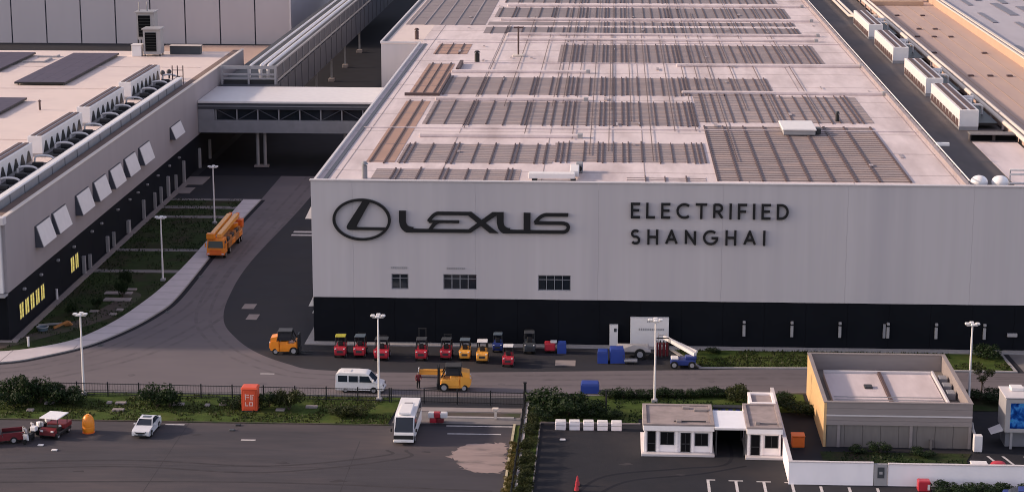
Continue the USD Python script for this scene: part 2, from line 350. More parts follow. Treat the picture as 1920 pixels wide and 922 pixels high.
for k, a in enumerate(((-29.0, -25.6, 20.2, 21.3), (-28.3, -25.0, 16.9, 18.2), (-26.9, -25.5, 22.3, 23.0), (-25.6, -24.8, 12.3, 13.0), (-25.9, -25.1, 10.2, 10.9), (-28.6, -27.6, 11.5, 12.1))):
    single('concrete_slab', MB().cbox(a[0], a[1], a[2], a[3], 0.06, 0.24, 0.03), 'concrete_worn', 'flat concrete slab on the soil by the curved pavement, ' + ['the long one farthest back', 'the broad one in the middle', 'the small one behind the long slab', 'the small one at the pavement edge', 'the nearest one to the viewer', 'the small one left of the others'][k], 'slab', 'slabs left on the soil by the pavement')
# verges
verge_l = Polygon([(-70, -20.6), (3, -21.0), (12.2, -21.0), (12.0, -24.2), (11.6, -29.9), (-70, -29.9)])
struct('verge', MB().sheet(verge_l, 0.09), 'grass', kind='stuff', label='grass verge between the service road and the left parking lot', cat='grass')
struct('verge_kerb', B(-70, 11.8, -30.1, -29.9, 0, 0.10), 'soil')
struct('verge_kerb', B(-70, 25, -20.55, -20.3, 0, 0.14), 'concrete_dim')
verge_r = Polygon([(25.3, -20.0), (50, -17.6), (50, -22.5), (44, -24.5), (36.2, -26.8), (36.2, -28.4), (25.3, -28.4)])
struct('verge', MB().sheet(verge_r, 0.09), 'grass', kind='stuff', label='grass verge between the service road and the guard house yard', cat='grass')
struct('verge_kerb', B(26.6, 36.4, -28.6, -28.4, 0, 0.13), 'concrete_worn')
struct('verge_kerb', MB().prism(LineString([(25.3, -19.9), (53, -17.3), (110, -14.8)]).buffer(0.13, cap_style='flat'), 0, 0.13), 'concrete_dim')
island = Polygon([(40.4, -1.5), (55.2, -1.5), (76.2, -1.6), (76.5, -8.1), (54.6, -7.8), (43.2, -8.2)])
struct('verge', MB().sheet(island, 0.09), 'grass', kind='stuff', label='long grass island along the dark foot of the main hall', cat='grass')
struct('verge_kerb', MB().prism(island.buffer(0.35, join_style='mitre').difference(island), 0, 0.13), 'kerb')
struct('driveway', MB().sheet(Polygon([(77.2, -1.2), (110, -1.2), (110, -8), (77.6, -8.3)]), 0.008), 'concrete_dim')
struct('verge', MB().sheet(Polygon([(53.2, -36.0), (53.2, -44.9), (66.5, -44.9), (66.5, -38.2), (67.3, -36.0)]), 0.05), 'grass_dark', kind='stuff', label='dark ground cover bed between the utility block and white wall', cat='grass')
struct('verge', MB().sheet(Polygon([(50, -17.6), (53.2, -17.6), (53.2, -24), (50, -24)]), 0.05), 'grass', kind='stuff', label='small grass patch beside the guard house boundary wall', cat='grass')
struct('verge', MB().sheet(Polygon([(68.2, -18.0), (80, -17.2), (80, -22.5), (68.2, -22.5)]), 0.05), 'grass_dark', kind='stuff', label='dark planted bed right of the utility block', cat='grass')
struct('verge', MB().sheet(Polygon([(24.2, -29.5), (24.75, -29.5), (24.75, -60), (24.0, -60)]), 0.05), 'grass', kind='stuff', label='narrow planted strip left of the black divider fence', cat='grass')
struct('verge', MB().sheet(Polygon([(25.25, -28.4), (26.5, -28.4), (26.5, -60), (25.25, -60)]), 0.05), 'grass', kind='stuff', label='narrow planted strip right of the black divider fence', cat='grass')
struct('divider_kerb', B(24.98, 25.22, -60, -22.5, 0, 0.22), 'coping')
struct('divider_kerb', B(23.95, 24.18, -60, -29.3, 0, 0.14), 'kerb_yellow')
struct('divider_kerb', B(26.5, 26.62, -60, -28.6, 0, 0.12), 'concrete_dim')
# paved entrance strip, kerbs and painted lines in front of the fence
struct('entrance_paving', MB().sheet(Polygon([(12.0, -24.1), (24.8, -24.1), (24.8, -29.2), (17.3, -29.2), (12.0, -29.2)]), 0.008), 'concrete_dim')
struct('entrance_kerb', B(12.1, 24.7, -25.4, -24.1, 0, 0.09), 'concrete_worn')
struct('entrance_kerb', B(17.0, 23.9, -27.35, -26.95, 0, 0.09), 'kerb')
struct('entrance_soil', MB().sheet(sbox(17.0, -26.9, 24.5, -25.5), 0.014), 'soil')
for a in ((17.4, 23.9, -30.0, -29.72), (17.7, 22.9, -32.45, -32.18), (-12.0 + 1.8, -10.2 + 1.9, -30.95, -30.65), (-1.9, -0.5, -35.4, -35.05)):
    struct('painted_line', MB().sheet(sbox(a[0], a[2], a[1], a[3]), 0.012), 'line_paint')
sp = smooth_line([(19.0, -36.6), (20.2, -35.4), (22.3, -35.0), (23.5, -35.3), (23.8, -39), (23.7, -43.0), (22.0, -43.6), (20.3, -43.0), (19.5, -41.0), (18.6, -38.8), (19.0, -36.6)])
sp_ = Polygon(sp).buffer(0); q_ = [sp_.exterior.interpolate(t, normalized=True) for t in np.linspace(0, 1, 140, endpoint=False)]; jit = rng.normal(0, 0.16, (140, 2)); jit[:, 0] *= 1.2
sp_ = Polygon([(p.x + a, p.y + b) for p, (a, b) in zip(q_, jit)]).buffer(0)
struct('sand_patch', MB().sheet(sp_.intersection(sbox(0, -60, 23.9, -30.2)), 0.012), 'sand')
for i, x in enumerate((42.3, 44.8, 47.3, 49.8, 52.3, 54.8, 57.3)):
    y = -44.4 - 0.13 * i - (0.6 if i > 3 else 0)
    pl = MB().sheet(sbox(x - 0.13, y - 6.0, x + 0.13, y - 0.22), 0.012)
    if i < 4: pl.sheet(sbox(x - (0.13 if i == 0 else 0.65), y - 0.2, x + 0.65, y), 0.012)
    struct('bay_line', pl, 'line_paint')
for a in ((-10.9, -9.4, 14.4, 16.8), (-9.5, -8.2, 9.4, 11.9), (27.4, 29.6, -8.2, -6.0)):
    struct('concrete_pad', MB().sheet(sbox(a[0], a[2], a[1], a[3]), 0.012), 'concrete_worn')
struct('painted_line', MB().sheet(sbox(-3.9, -12.95, -2.4, -12.7), 0.012), 'line_paint')
struct('painted_line', MB().sheet(sbox(-11.3, 55.0, -0.95, 55.9), 0.012), 'line_paint')
struct('painted_line', MB().sheet(sbox(-11.3, 57.0, -0.95, 58.0), 0.012), 'line_paint')
def band(line, w, name, mat, z, clip=None):
    g = line.buffer(w / 2, cap_style='flat')
    struct(name, MB().sheet(g if clip is None else g.intersection(clip), z), mat)
oc = LineString(outer_c)
for off in (2.3, 3.9, 6.6, 8.2):
    band(oc.parallel_offset(off, 'right'), 0.42 + 0.1 * (off > 5), 'tyre_track', 'track_dark', 0.009, road)
ap = LineString(apron)
for off in (1.6, 3.2): band(ap.parallel_offset(off, 'right'), 0.4, 'tyre_track', 'track_dark', 0.010, road)
for y, a, b in ((-13.9, 14, 110), (-12.3, 16, 110), (-16.9, 2, 60)): band(LineString([(a, y), (b, y + 0.05 * (b - a))]), 0.4, 'tyre_track', 'track_dark', 0.011, road)
for pts in ([(-30, -46), (-12, -43.5), (2, -44.5), (14, -40), (14.2, -37.5)], [(-30, -44.2), (-12, -41.7), (2, -42.7), (12.3, -39.2), (12.4, -37.5)], [(-32, -49), (0, -47.2), (23, -48.5)], [(30, -50), (33, -44), (40, -41.5), (44.5, -39.5), (44.6, -30)], [(31.5, -50.5), (35, -45.3), (41.5, -43), (46, -40.5)]):
    band(LineString(smooth_line(pts)), 0.34, 'tyre_track', 'track_lot' if pts[0][0] < 0 else 'asphalt_deep', 0.010)
for x, y, a, b in ((-6.5, -33.9, 0.5, 0.25), (3.2, -41.7, 0.6, 0.3), (16.2, -37.9, 0.4, 0.2), (-15, -45, 0.5, 0.25), (9, -46.5, 0.7, 0.35), (35, -40.5, 0.6, 0.3), (39.8, -43.2, 0.4, 0.2)):
    pts_ = [(x + a * (1 + 0.35 * math.sin(3.1 * t + x)) * math.cos(t), y + b * (1 + 0.35 * math.cos(2.3 * t + y)) * math.sin(t)) for t in np.linspace(0, 2 * math.pi, 18, endpoint=False)]
    struct('oil_stain', MB().sheet(Polygon(pts_).buffer(0), 0.0105), 'track_lot')
for a in ((-26, -43.0, 60, 0.06), (-8.0, -60, 0.06, 29.8), (9.5, -60, 0.06, 25.0)): struct('tar_seam', MB().sheet(sbox(a[0], a[1], a[0] + a[2], a[1] + a[3]).intersection(lot_l), 0.0098), 'track_lot')
for x, y in ((-16.5, 24.0), (-17.5, -14.0), (-3.0, -16.5), (22, -15.5), (44, -13.2), (-14.6, 60)):
    struct('manhole', MB().cyl((x, y, 0.0), (x, y, 0.016), 0.38, 16), 'track_dark')
for x, y in ((-24.3, -3.0), (-20.0, 12.0), (-19.6, 30.0), (-19.9, 48)):
    struct('drain_grate', B(x + 0.35, x + 0.85, y, y + 0.9, 0, 0.02), 'black')
for x in np.arange(-33, 24, 6.5):
    struct('pavement_joint', MB().sheet(LineString([(x, -12), (x + 0.3, -3)]).buffer(0.04, cap_style='flat').intersection(pave), 0.124), 'concrete_dim') if x < -25 else None
for y in np.arange(-1, 80, 3.2):
    g = sbox(-28, y, -18, y + 0.08).intersection(pave)
    if not g.is_empty: struct('pavement_joint', MB().sheet(g, 0.124), 'concrete_dim')
struct('tan_paving', MB().sheet(sbox(-75, 160, -36, 266), 0.012), 'tan_roof')
struct('alley', MB().sheet(sbox(-33.2, 99, -0.95, 420), 0.014), 'asphalt_deep')  # darker sheet puts the shade between the buildings into the ground colour

# ------------------------------------------------------------------ main hall
hall = thing('factory_hall', 'huge pale factory hall with dark base and ribbed white roof', 'factory')
XR, YB = 110.0, 330.0
win = [sbox(8.86, 6.27, 10.76, 8.02), sbox(14.66, 6.30, 18.40, 8.05), sbox(25.25, 6.31, 28.88, 8.06)]
wins = unary_union(win)
seams = [-0.0, 4.6, 18.25, 31.9, 45.55, 59.2, 72.85, 86.5, XR]
for a, b in zip(seams, seams[1:]):
    pg = sbox(a + (0.006 if a else 0), 5.27, b - 0.006, 18.5).difference(wins)
    part(hall, 'cladding_panel', MB().prism_xz(pg, 0.0, 0.3), 'facade')
for a, b in zip(np.linspace(0, XR, 25), np.linspace(0, XR, 25)[1:]):
    part(hall, 'base_panel', B(a + 0.012, b - 0.012, 0.05, 0.32, 0.0, 5.265), 'dark_cladding')
part(hall, 'coping', MB().cbox(-0.12, XR, -0.10, 0.42, 18.5, 18.66, 0.03), 'coping')
core = MB().box(0.05, 72.3, 0.33, YB, 0.0, 17.6).box(72.3, XR, 0.33, YB, 0.0, 15.95)
part(hall, 'inner_wall', core, 'void')
part(hall, 'side_wall', B(0.0, 0.25, 0.33, 126.6, 5.27, 17.9), 'facade')
part(hall, 'side_wall', B(-6.6, 0.0, 126.9, 260, 0, 17.9), 'facade')
part(hall, 'side_base', B(0.04, 0.25, 0.33, 126.6, 0.0, 5.26), 'dark_cladding')
# roof: a light membrane, ridge folds, mats and rails
roof = part(hall, 'roof', B(0.3, 72.5, 0.45, YB, 17.62, 18.0), 'roof_white')
part(roof, 'roof_wing', B(-6.6, 0.28, 126.9, 260, 17.9, 18.0), 'roof_peach')
ed = MB()
ed.box(0.0, 0.28, 0.45, 126.9, 17.9, 18.32).box(-6.75, -6.45, 126.8, 260, 18.0, 18.35).box(-6.45, 0.25, 126.8, 127.1, 18.0, 18.35)
part(roof, 'edge_kerb', ed, 'coping')
part(roof, 'gutter', B(0.9, 1.35, 0.5, 126.5, 18.0, 18.10), 'slate_metal')
part(roof, 'gutter', B(-6.3, -5.9, 127.3, 259, 18.0, 18.10), 'slate_metal')
part(roof, 'edge_kerb', B(72.2, 72.7, 0.45, YB, 17.6, 18.45), 'rail_gray')
part(roof, 'edge_handrail', MB().cyl((72.45, 1, 19.0), (72.45, 290, 19.0), 0.07, 6), 'white_metal')
rp = MB()
for y in np.arange(2, 290, 5.0): rp.box(72.41, 72.49, y - 0.04, y + 0.04, 18.4, 19.0)
part(roof, 'handrail_posts', rp, 'rail_gray', kind='stuff')

def mat_field(x0, x1, y0, y1, mat, pitch=2.45, cross=1.15, rail='rail_brown', step=0.0, xs=None, w=0.13, over=1.0, dark_cross=False, jit=0.25):
    """A mat on the roof crossed by rails: long ones one by one, the fine cross bars together."""
    part(roof, 'roof_mat', B(x0, x1, y0, y1, 18.0, 18.03), mat)
    if xs is None:
        xs = np.arange(x0 + 0.6, x1 - 0.1, pitch); xs = xs + rng.uniform(-jit, jit, len(xs))
    for k, x in enumerate(xs):
        o0, o1 = rng.uniform(0, over, 2)
        ww = w * rng.uniform(0.75, 1.5)
        part(roof, 'rail', B(x - ww / 2, x + ww / 2, y0 - o0, y1 + o1, 18.03, 18.15), rail)
    if cross:
        c = MB()
        for y in np.arange(y0 + 0.4, y1, cross): c.box(x0, x1, y - (0.055 if dark_cross else 0.04), y + (0.055 if dark_cross else 0.04), 18.031, 18.075)
        part(roof, 'cross_bars', c, 'rail_brown' if dark_cross else 'rail_gray', kind='stuff')

def xcols(x0, x1):   # the rails run on in line from one field to the next, in uneven groups
    cols = [5.6, 8.4, 9.0, 11.3, 13.9, 14.5, 16.8, 19.0, 21.4, 21.9, 24.2, 25.3, 26.7, 27.3, 28.0, 29.9, 31.6, 32.2, 33.5, 34.6, 35.3, 36.9, 39.0, 40.5, 42.2, 43.1, 43.7, 44.3, 45.6, 47.2, 49.2, 50.8, 52.9, 54.4, 56.0, 57.0, 58.8, 60.3, 62.1, 63.2, 64.7, 65.6, 66.2]
    return [c for c in cols if x0 < c < x1]

mat_field(8.0, 26.3, 14.4, 27.0, 'roof_mat_gray', xs=xcols(8, 26.3))
mat_field(26.3, 44.5, 15.7, 28.6, 'roof_mat_gray', xs=xcols(26.3, 44.5))
mat_field(6.2, 22.9, 2.6, 10.0, 'roof_mat_gray', xs=xcols(6.2, 22.9), w=0.13)
mat_field(45.1, 66.8, 4.6, 42.0, 'roof_mat_gray', xs=[45.2, 47.6, 50.2, 52.8, 55.4, 58.0, 60.6, 63.2, 66.6], cross=1.45, dark_cross=True, w=0.20, over=0.1)
mat_field(8.4, 44.6, 42.2, 61.8, 'roof_mat_gray', xs=xcols(8.4, 44.6))
mat_field(44.7, 67.6, 45.4, 68.4, 'roof_mat_gray', xs=xcols(44.7, 67.6), cross=2.3)
mat_field(8.7, 56.5, 68.6, 86.2, 'roof_mat_gray', xs=xcols(8.7, 56.5))
mat_field(24.4, 67.0, 103.2, 126.4, 'roof_mat_gray', xs=xcols(24.4, 67))
mat_field(10.0, 66.8, 142.5, 152.0, 'roof_mat_dark', xs=xcols(9.3, 66.8), cross=0)
mat_field(10.0, 66.8, 155.5, 160.5, 'roof_mat_dark', xs=xcols(30, 66.8), cross=0)
mat_field(10.5, 67.0, 168.5, 185.5, 'roof_mat_dark', xs=xcols(10, 67), cross=0)
mat_field(11.0, 66.5, 195.5, 209.0, 'roof_mat_dark', xs=xcols(10, 66), cross=0)
mat_field(10.5, 66.5, 222, 236, 'roof_mat_gray', xs=[], cross=0)
mat_field(-5.2, 9.6, 155.2, 201.0, 'roof_mat_dark', xs=[-4.4, -1.6, 1.2, 4.0, 6.8], rail='rail_gray', cross=11.0)
mat_field(3.6, 9.2, 113.2, 126.6, 'roof_mat_brown', pitch=1.7, cross=4)
mat_field(4.0, 8.2, 68.2, 101.2, 'roof_mat_brown', xs=[4.6, 6.0, 7.5], cross=8.0)
mat_field(4.4, 7.8, 14.4, 61.8, 'roof_mat_brown', xs=[4.9, 6.6], cross=12.0)
mat_field(35.0, 43.9, 4.2, 6.4, 'roof_white', xs=[37.1, 39.3, 41.7], cross=1.1, dark_cross=True)

def upstand(x0, x1, y, h=0.42, w=0.9, name='roof_upstand', mat='roof_white'):
    """A long low box of folded white sheet with end blocks."""
    pp = part(roof, name, MB().cbox(x0, x1, y, y + w, 18.0, 18.0 + h, 0.08), mat)
    part(pp, 'end_block', MB().cbox(x1 - 0.05, x1 + 0.6, y - 0.1, y + w + 0.1, 18.0, 18.0 + h + 0.1, 0.05), 'gray_metal')
for x0, x1, y in ((9.0, 29.0, 32.0), (8.4, 29.3, 62.6), (8.4, 29.2, 91.0), (43.2, 71.8, 70.2), (43.3, 72.0, 99.5), (14.5, 68.0, 132.0), (14.5, 69.0, 139.5), (12.0, 70.0, 162.5), (12.0, 70.5, 188.0), (12, 71, 213)):
    upstand(x0, x1, y)
fr = MB().box(3.6, 8.6, 66.9, 67.3, 18.0, 18.42).box(8.35, 8.6, 67.3, 88, 18.0, 18.40)
part(roof, 'dark_frame', fr, 'rail_brown')
part(roof, 'dark_frame', MB().box(9.0, 9.5, 92, 101.4, 18.0, 18.6), 'rail_brown')
for x in (25.0, 26.4, 28.3, 30.6, 32.9, 33.2, 35.8, 38.2, 41.3, 44.0, 46.0, 48.1, 51.5, 14.2, 18.4, 22.2, 55.2, 60.9):
    part(roof, 'roof_cable', B(x - 0.045, x + 0.045, rng.uniform(14, 60), rng.uniform(150, 260), 18.155, 18.21), 'rail_brown')
for y in np.arange(9, 320, 13.7): part(roof, 'sheet_seam', B(0.4, 72.1, y, y + 0.09, 18.0, 18.022), 'roof_mat_gray')
for x in np.arange(2.2, 72, 11.6): part(roof, 'sheet_seam', B(x, x + 0.09, 0.5, 329, 18.0, 18.026), 'roof_mat_gray')
for k in range(46):
    x, y = rng.uniform(1.5, 71), rng.uniform(2, 210)
    part(roof, 'roof_scrap', B(x, x + rng.uniform(0.15, 0.5), y, y + rng.uniform(0.6, 3.0), 18.152 if 5 < x < 67 else 18.03, 18.20 if 5 < x < 67 else 18.10), 'rail_gray')
for x0, x1, y in ((1.2, 71.9, 38.6), (9.5, 71.9, 102.2), (3.0, 71.9, 128.5)):
    part(roof, 'seam_ridge', B(x0, x1, y, y + 0.35, 18.0, 18.16), 'roof_white')
# windows with their grey name strips above
for k, (x0, x1, z0, z1, n) in enumerate(((8.86, 10.76, 6.27, 8.02, 3), (14.66, 18.40, 6.30, 8.05, 5), (25.25, 28.88, 6.31, 8.06, 5))):
    fm = MB()
    for a in (z0, z1 - 0.09): fm.box(x0, x1, 0.10, 0.20, a, a + 0.09)
    for a in np.linspace(x0, x1 - 0.09, n): fm.box(a, a + 0.09, 0.098, 0.202, z0 + 0.09, z1 - 0.09)
    fm.box(x0 + 0.09, x1 - 0.09, 0.11, 0.19, z0 + 0.68 * (z1 - z0), z0 + 0.68 * (z1 - z0) + 0.07)
    w_ = part(hall, 'window', fm, 'mid_gray_metal')
    for a, b in zip(np.linspace(x0, x1, n), np.linspace(x0, x1, n)[1:]):
        part(w_, 'pane', B(a + 0.05, b - 0.05, 0.15, 0.17, z0 + 0.05, z1 - 0.05), 'glass_dark')
for x0, x1 in ((8.8, 10.65), (15.05, 17.0)):
    nm = MB()
    for a in np.arange(x0, x1, 0.21): nm.box(a, a + 0.14, -0.03, 0.0, 8.62, 8.84)
    part(hall, 'grey_lettering', nm, 'gray_metal')
# fittings on the dark base
for k, x in enumerate((48.2, 53.5, 58.8, 64.1, 69.4, 74.7, 80.0)):
    wl = part(hall, 'wall_fitting', MB().cbox(x - 0.16, x + 0.16, -0.16, 0.05, 1.35, 2.65, 0.03), 'gray_metal')
    part(wl, 'lamp', MB().cbox(x - 0.16, x + 0.16, -0.30, 0.05, 2.85, 3.15, 0.05), 'gray_metal')
    if k == 3: part(hall, 'wall_fitting', MB().cbox(x - 0.55, x - 0.25, -0.12, 0.05, 1.35, 2.95, 0.03), 'mid_gray_metal')
part(hall, 'wall_fitting', MB().cbox(77.2, 78.3, -0.2, 0.05, 1.7, 2.1, 0.03), 'gray_metal')
part(hall, 'side_door', MB().cbox(33.25, 34.2, -0.35, 0.05, 0.14, 2.55, 0.03), 'white_metal')
part(hall, 'door_mark', MB().cbox(33.75, 34.05, -0.38, -0.35, 1.75, 2.15, 0.01), 'charcoal')
dk = part(hall, 'loading_door', MB().cbox(35.55, 39.85, -0.55, 0.05, 0.14, 3.45, 0.05), 'white_metal')
lt = MB()
for a in np.arange(36.5, 39.3, 0.24): lt.box(a, a + 0.15, -0.575, -0.55, 2.02, 2.26)
for a in np.arange(37.4, 38.6, 0.24): lt.box(a, a + 0.15, -0.575, -0.55, 2.95, 3.12)
part(dk, 'grey_lettering', lt, 'gray_metal')
for y, z, s in ((1.2, 15.2, 0.9), (1.0, 4.9, 0.7), (4.2, 3.4, 0.8), (8.5, 3.3, 0.8)):
    part(hall, 'wall_hood', MB().hull([(0.0, y, z), (0.0, y + 1.2, z), (0.0, y, z - 1.4 * s), (0.0, y + 1.2, z - 1.4 * s), (-s, y, z - 1.4 * s), (-s, y + 1.2, z - 1.4 * s), (-0.3 * s, y, z), (-0.3 * s, y + 1.2, z)]), 'white_metal')
# right wing roofs
part(hall, 'wing_roof', B(72.75, 85.2, 0.45, YB, 16.0, 16.4), 'strip_roof', label='dark roof strip that carries the chillers')
part(hall, 'wing_roof', B(85.9, 99.6, 0.45, YB, 16.0, 16.7), 'tan_roof', label='tan roof strip with drains and stains')
part(hall, 'wing_parapet', B(99.6, 100.1, 0.45, YB, 16.0, 18.2), 'tan_wall')
part(hall, 'wing_coping', MB().box(99.45, 99.8, 0.45, YB, 18.2, 18.36).box(100.3, 100.8, 0.45, YB, 18.2, 18.40), 'cream')
part(hall, 'wing_roof', B(100.1, 150, 0.45, YB, 17.0, 17.8), 'steel_roof', label='cool grey roof field at the far right')
for x, y, w, d in ((105.0, 196, 0.9, 12), (104.4, 165, 0.9, 17), (101.5, 118, 1.0, 12), (110, 178, 1.6, 22), (112.5, 200, 1.2, 14), (108.5, 150, 1.0, 16), (116, 160, 5, 14), (108, 205, 1.2, 20), (114, 182, 2.5, 12), (118, 205, 4, 20)):
    part(hall, 'roof_panel', B(x, x + w, y, y + d, 17.8, 17.95), 'panel_blue_gray')
part(hall, 'roof_well', B(79.6, 85.3, 12, 41.0, 16.4, 16.46), 'roof_white')
lw = part(hall, 'roof_ledge', B(79.4, 85.6, 41.9, 42.9, 16.4, 17.35), 'strip_roof')
part(lw, 'ledge_slab', B(79.3, 85.6, 40.9, 42.95, 17.35, 17.5), 'concrete_dim')
part(lw, 'opening', B(79.6, 82.3, 41.85, 41.9, 16.5, 17.3), 'void'); part(lw, 'opening', B(82.7, 85.4, 41.85, 41.9, 16.5, 17.3), 'void')
for k in range(4):
    x = 88.5 + 2.7 * k
    part(hall, 'roof_joint', B(x, x + 0.12, 20, 260, 16.7, 16.73), 'tan_wall')
for y, xs in ((100, (89, 92, 95)), (151, (88, 91, 94)), (163, (90, 93)), (128, (87.5, 96)), (186, (89, 94))):
    for x in xs: part(hall, 'roof_drain', MB().cbox(x, x + 0.9, y, y + 0.9, 16.7, 16.95, 0.05), 'rail_brown')
part(hall, 'roof_duct', MB().cbox(86.8, 97.5, 206, 208, 16.7, 17.6, 0.1), 'tan_wall')
part(hall, 'roof_duct', MB().cbox(86.8, 97.5, 213, 216, 16.7, 17.9, 0.1), 'tan_wall')
for x, y in ((72.95, 138), (72.95, 118), (72.95, 96), (72.95, 78), (73.6, 72)):
    part(hall, 'roof_vent', MB().cbox(x, x + 0.9, y, y + 2.2, 16.4, 17.1, 0.05), 'black')

# ------------------------------------------------------------------ lettering on the hall
def extr_sign(root, name, shapes, y0=-0.28):
    for g in shapes: part(root, name, MB().prism_xz(g, y0, -0.02), 'black_sign')

emb = thing('wall_emblem', 'black oval ring emblem with slanted stroke on the pale hall wall', 'emblem')
ring = affinity.scale(Point(0, 0).buffer(1, 40), 3.25, 2.37); hole = affinity.scale(Point(0, 0).buffer(1, 40), 2.93, 2.10)
ring = affinity.translate(ring.difference(hole), 5.64, 14.2)
def ez(p): return [(5.64 + (a - 380) / 59.2, 14.2 - (b - 287) / 56.6) for a, b in p]
stroke = Polygon(ez([(393, 160), (442, 164), (352, 318), (346, 331), (352, 336), (540, 336), (524, 353), (300, 353), (283, 347), (280, 335), (286, 318)]))
part(emb, 'ring', MB().prism_xz(ring, -0.32, -0.02), 'black_sign', smooth=30)
part(emb, 'slanted_stroke', MB().prism_xz(stroke.difference(ring.buffer(0.004)), -0.30, -0.02), 'black_sign')

def wz(p): return [(9.77 + (a - 620) / 59.2, 15.2 - (b - 234) / 56.6) for a, b in p]
def ws(p, w): return LineString(wz(p)).buffer(w / 2 / 58.0, cap_style='flat', join_style='round')
def curve(a, b, c, n=8): return [((1 - t) ** 2 * a[0] + 2 * t * (1 - t) * b[0] + t * t * c[0], (1 - t) ** 2 * a[1] + 2 * t * (1 - t) * b[1] + t * t * c[1]) for t in np.linspace(0, 1, n)]
Lw = unary_union([ws([(645, 231), (645, 300)] + curve((645, 300), (650, 356), (715, 357)) , 44).intersection(Polygon(wz([(600, 228), (760, 228), (760, 369), (600, 369)]))), ws([(700, 357), (830, 357)], 23)])
Ew = unary_union([ws([(1085, 245)] + [(880, 245)] + curve((880, 245), (850, 247), (815, 298)), 22), ws([(818, 298), (1018, 298)], 18), ws([(880, 298)] + curve((880, 298), (850, 310), (822, 357)), 24), ws([(820, 357), (1075, 357)], 23)])
Xw = unary_union([Polygon(wz([(1048, 234), (1098, 234), (1275, 368), (1218, 368)])), Polygon(wz([(1048, 368), (1092, 368), (1262, 256), (1262, 234), (1236, 234)]))])
Uw = unary_union([ws([(1288, 234), (1288, 300)] + curve((1288, 300), (1292, 356), (1350, 357)), 44).intersection(Polygon(wz([(1240, 234), (1420, 234), (1420, 369), (1240, 369)]))), Polygon(wz([(1240, 234), (1300, 234), (1300, 256), (1240, 256)])), ws([(1340, 357), (1490, 357)], 23), ws([(1463, 236), (1463, 360)], 44)])
Sw = unary_union([ws([(1732, 247), (1590, 247)] + curve((1590, 247), (1550, 250), (1515, 300)), 22), ws([(1512, 300), (1690, 300)] + curve((1690, 300), (1738, 302), (1733, 330), 6) + curve((1733, 330), (1728, 357), (1690, 357), 6) + [(1490, 357)], 22)])
word = thing('wall_wordmark', 'wide black stylised five letter wordmark beside the oval emblem', 'lettering')
done = None
for g in (Lw, Ew, Xw, Uw, Sw):
    h = g if done is None else g.difference(done.buffer(0.004))
    part(word, 'letter', MB().prism_xz(h, -0.28, -0.02), 'black_sign')
    done = g if done is None else done.union(g)

def oarc(cx, cy, rx, ry, a0, a1, n=18): return [(cx + rx * math.cos(t), cy + ry * math.sin(t)) for t in np.linspace(math.radians(a0), math.radians(a1), n)]
GLYPH = {   # centre lines of plain geometric capitals, one unit tall between stroke centres
    'E': [[(0, 0), (0, 1)], [(0, 1), (0.50, 1)], [(0, 0.52), (0.44, 0.52)], [(0, 0), (0.50, 0)]],
    'L': [[(0, 1), (0, 0)], [(0, 0), (0.48, 0)]],
    'C': [oarc(0.5, 0.5, 0.5, 0.5, 48, 312)],
    'T': [[(0, 1), (0.66, 1)], [(0.33, 1), (0.33, 0)]],
    'R': [[(0, 0), (0, 1)], [(0, 1), (0.28, 1)] + oarc(0.28, 0.745, 0.27, 0.255, 90, -90, 10) + [(0, 0.49)], [(0.26, 0.49), (0.58, 0)]],
    'I': [[(0, 0), (0, 1)]],
    'F': [[(0, 0), (0, 1)], [(0, 1), (0.48, 1)], [(0, 0.50), (0.42, 0.50)]],
    'D': [[(0, 0), (0, 1), (0.24, 1)] + oarc(0.24, 0.5, 0.46, 0.5, 90, -90, 16) + [(0, 0)]],
    'S': [oarc(0.27, 0.755, 0.26, 0.245, 40, 250, 12) + oarc(0.27, 0.26, 0.28, 0.26, 75, -145, 14)],
    'H': [[(0, 0), (0, 1)], [(0.66, 0), (0.66, 1)], [(0, 0.51), (0.66, 0.51)]],
    'A': [[(0, 0), (0.40, 1), (0.80, 0)], [(0.15, 0.33), (0.65, 0.33)]],
    'N': [[(0, 0), (0, 1), (0.68, 0), (0.68, 1)]],
    'G': [oarc(0.5, 0.5, 0.5, 0.5, 48, 345) + [(0.99, 0.47), (0.56, 0.47)]]}

def letters(root, text, x0, x1, z, h):
    w = 0.150 * h; k = h - w; gs = []
    for c in text:
        g = unary_union([LineString([(a * k, b * k) for a, b in st]).buffer(w / 2, cap_style='square' if c in 'ELTFHI' else 'flat', join_style='mitre', mitre_limit=1.6) for st in GLYPH[c]])
        gs.append(g.intersection(sbox(-9, -w / 2, 9, k + w / 2)))
    wd = [g.bounds[2] - g.bounds[0] for g in gs]; gap = (x1 - x0 - sum(wd)) / (len(text) - 1); x = x0
    for g, q in zip(gs, wd):
        part(root, 'letter', MB().prism_xz(affinity.translate(g, x - g.bounds[0], z + w / 2), -0.26, -0.02), 'black_sign'); x += q + gap
t = thing('wall_lettering', 'two lines of spaced black capitals reading ELECTRIFIED SHANGHAI on the pale hall wall', 'lettering')
letters(t, 'ELECTRIFIED', 35.45, 52.75, 14.66, 1.76); letters(t, 'SHANGHAI', 35.50, 50.28, 11.72, 1.70)

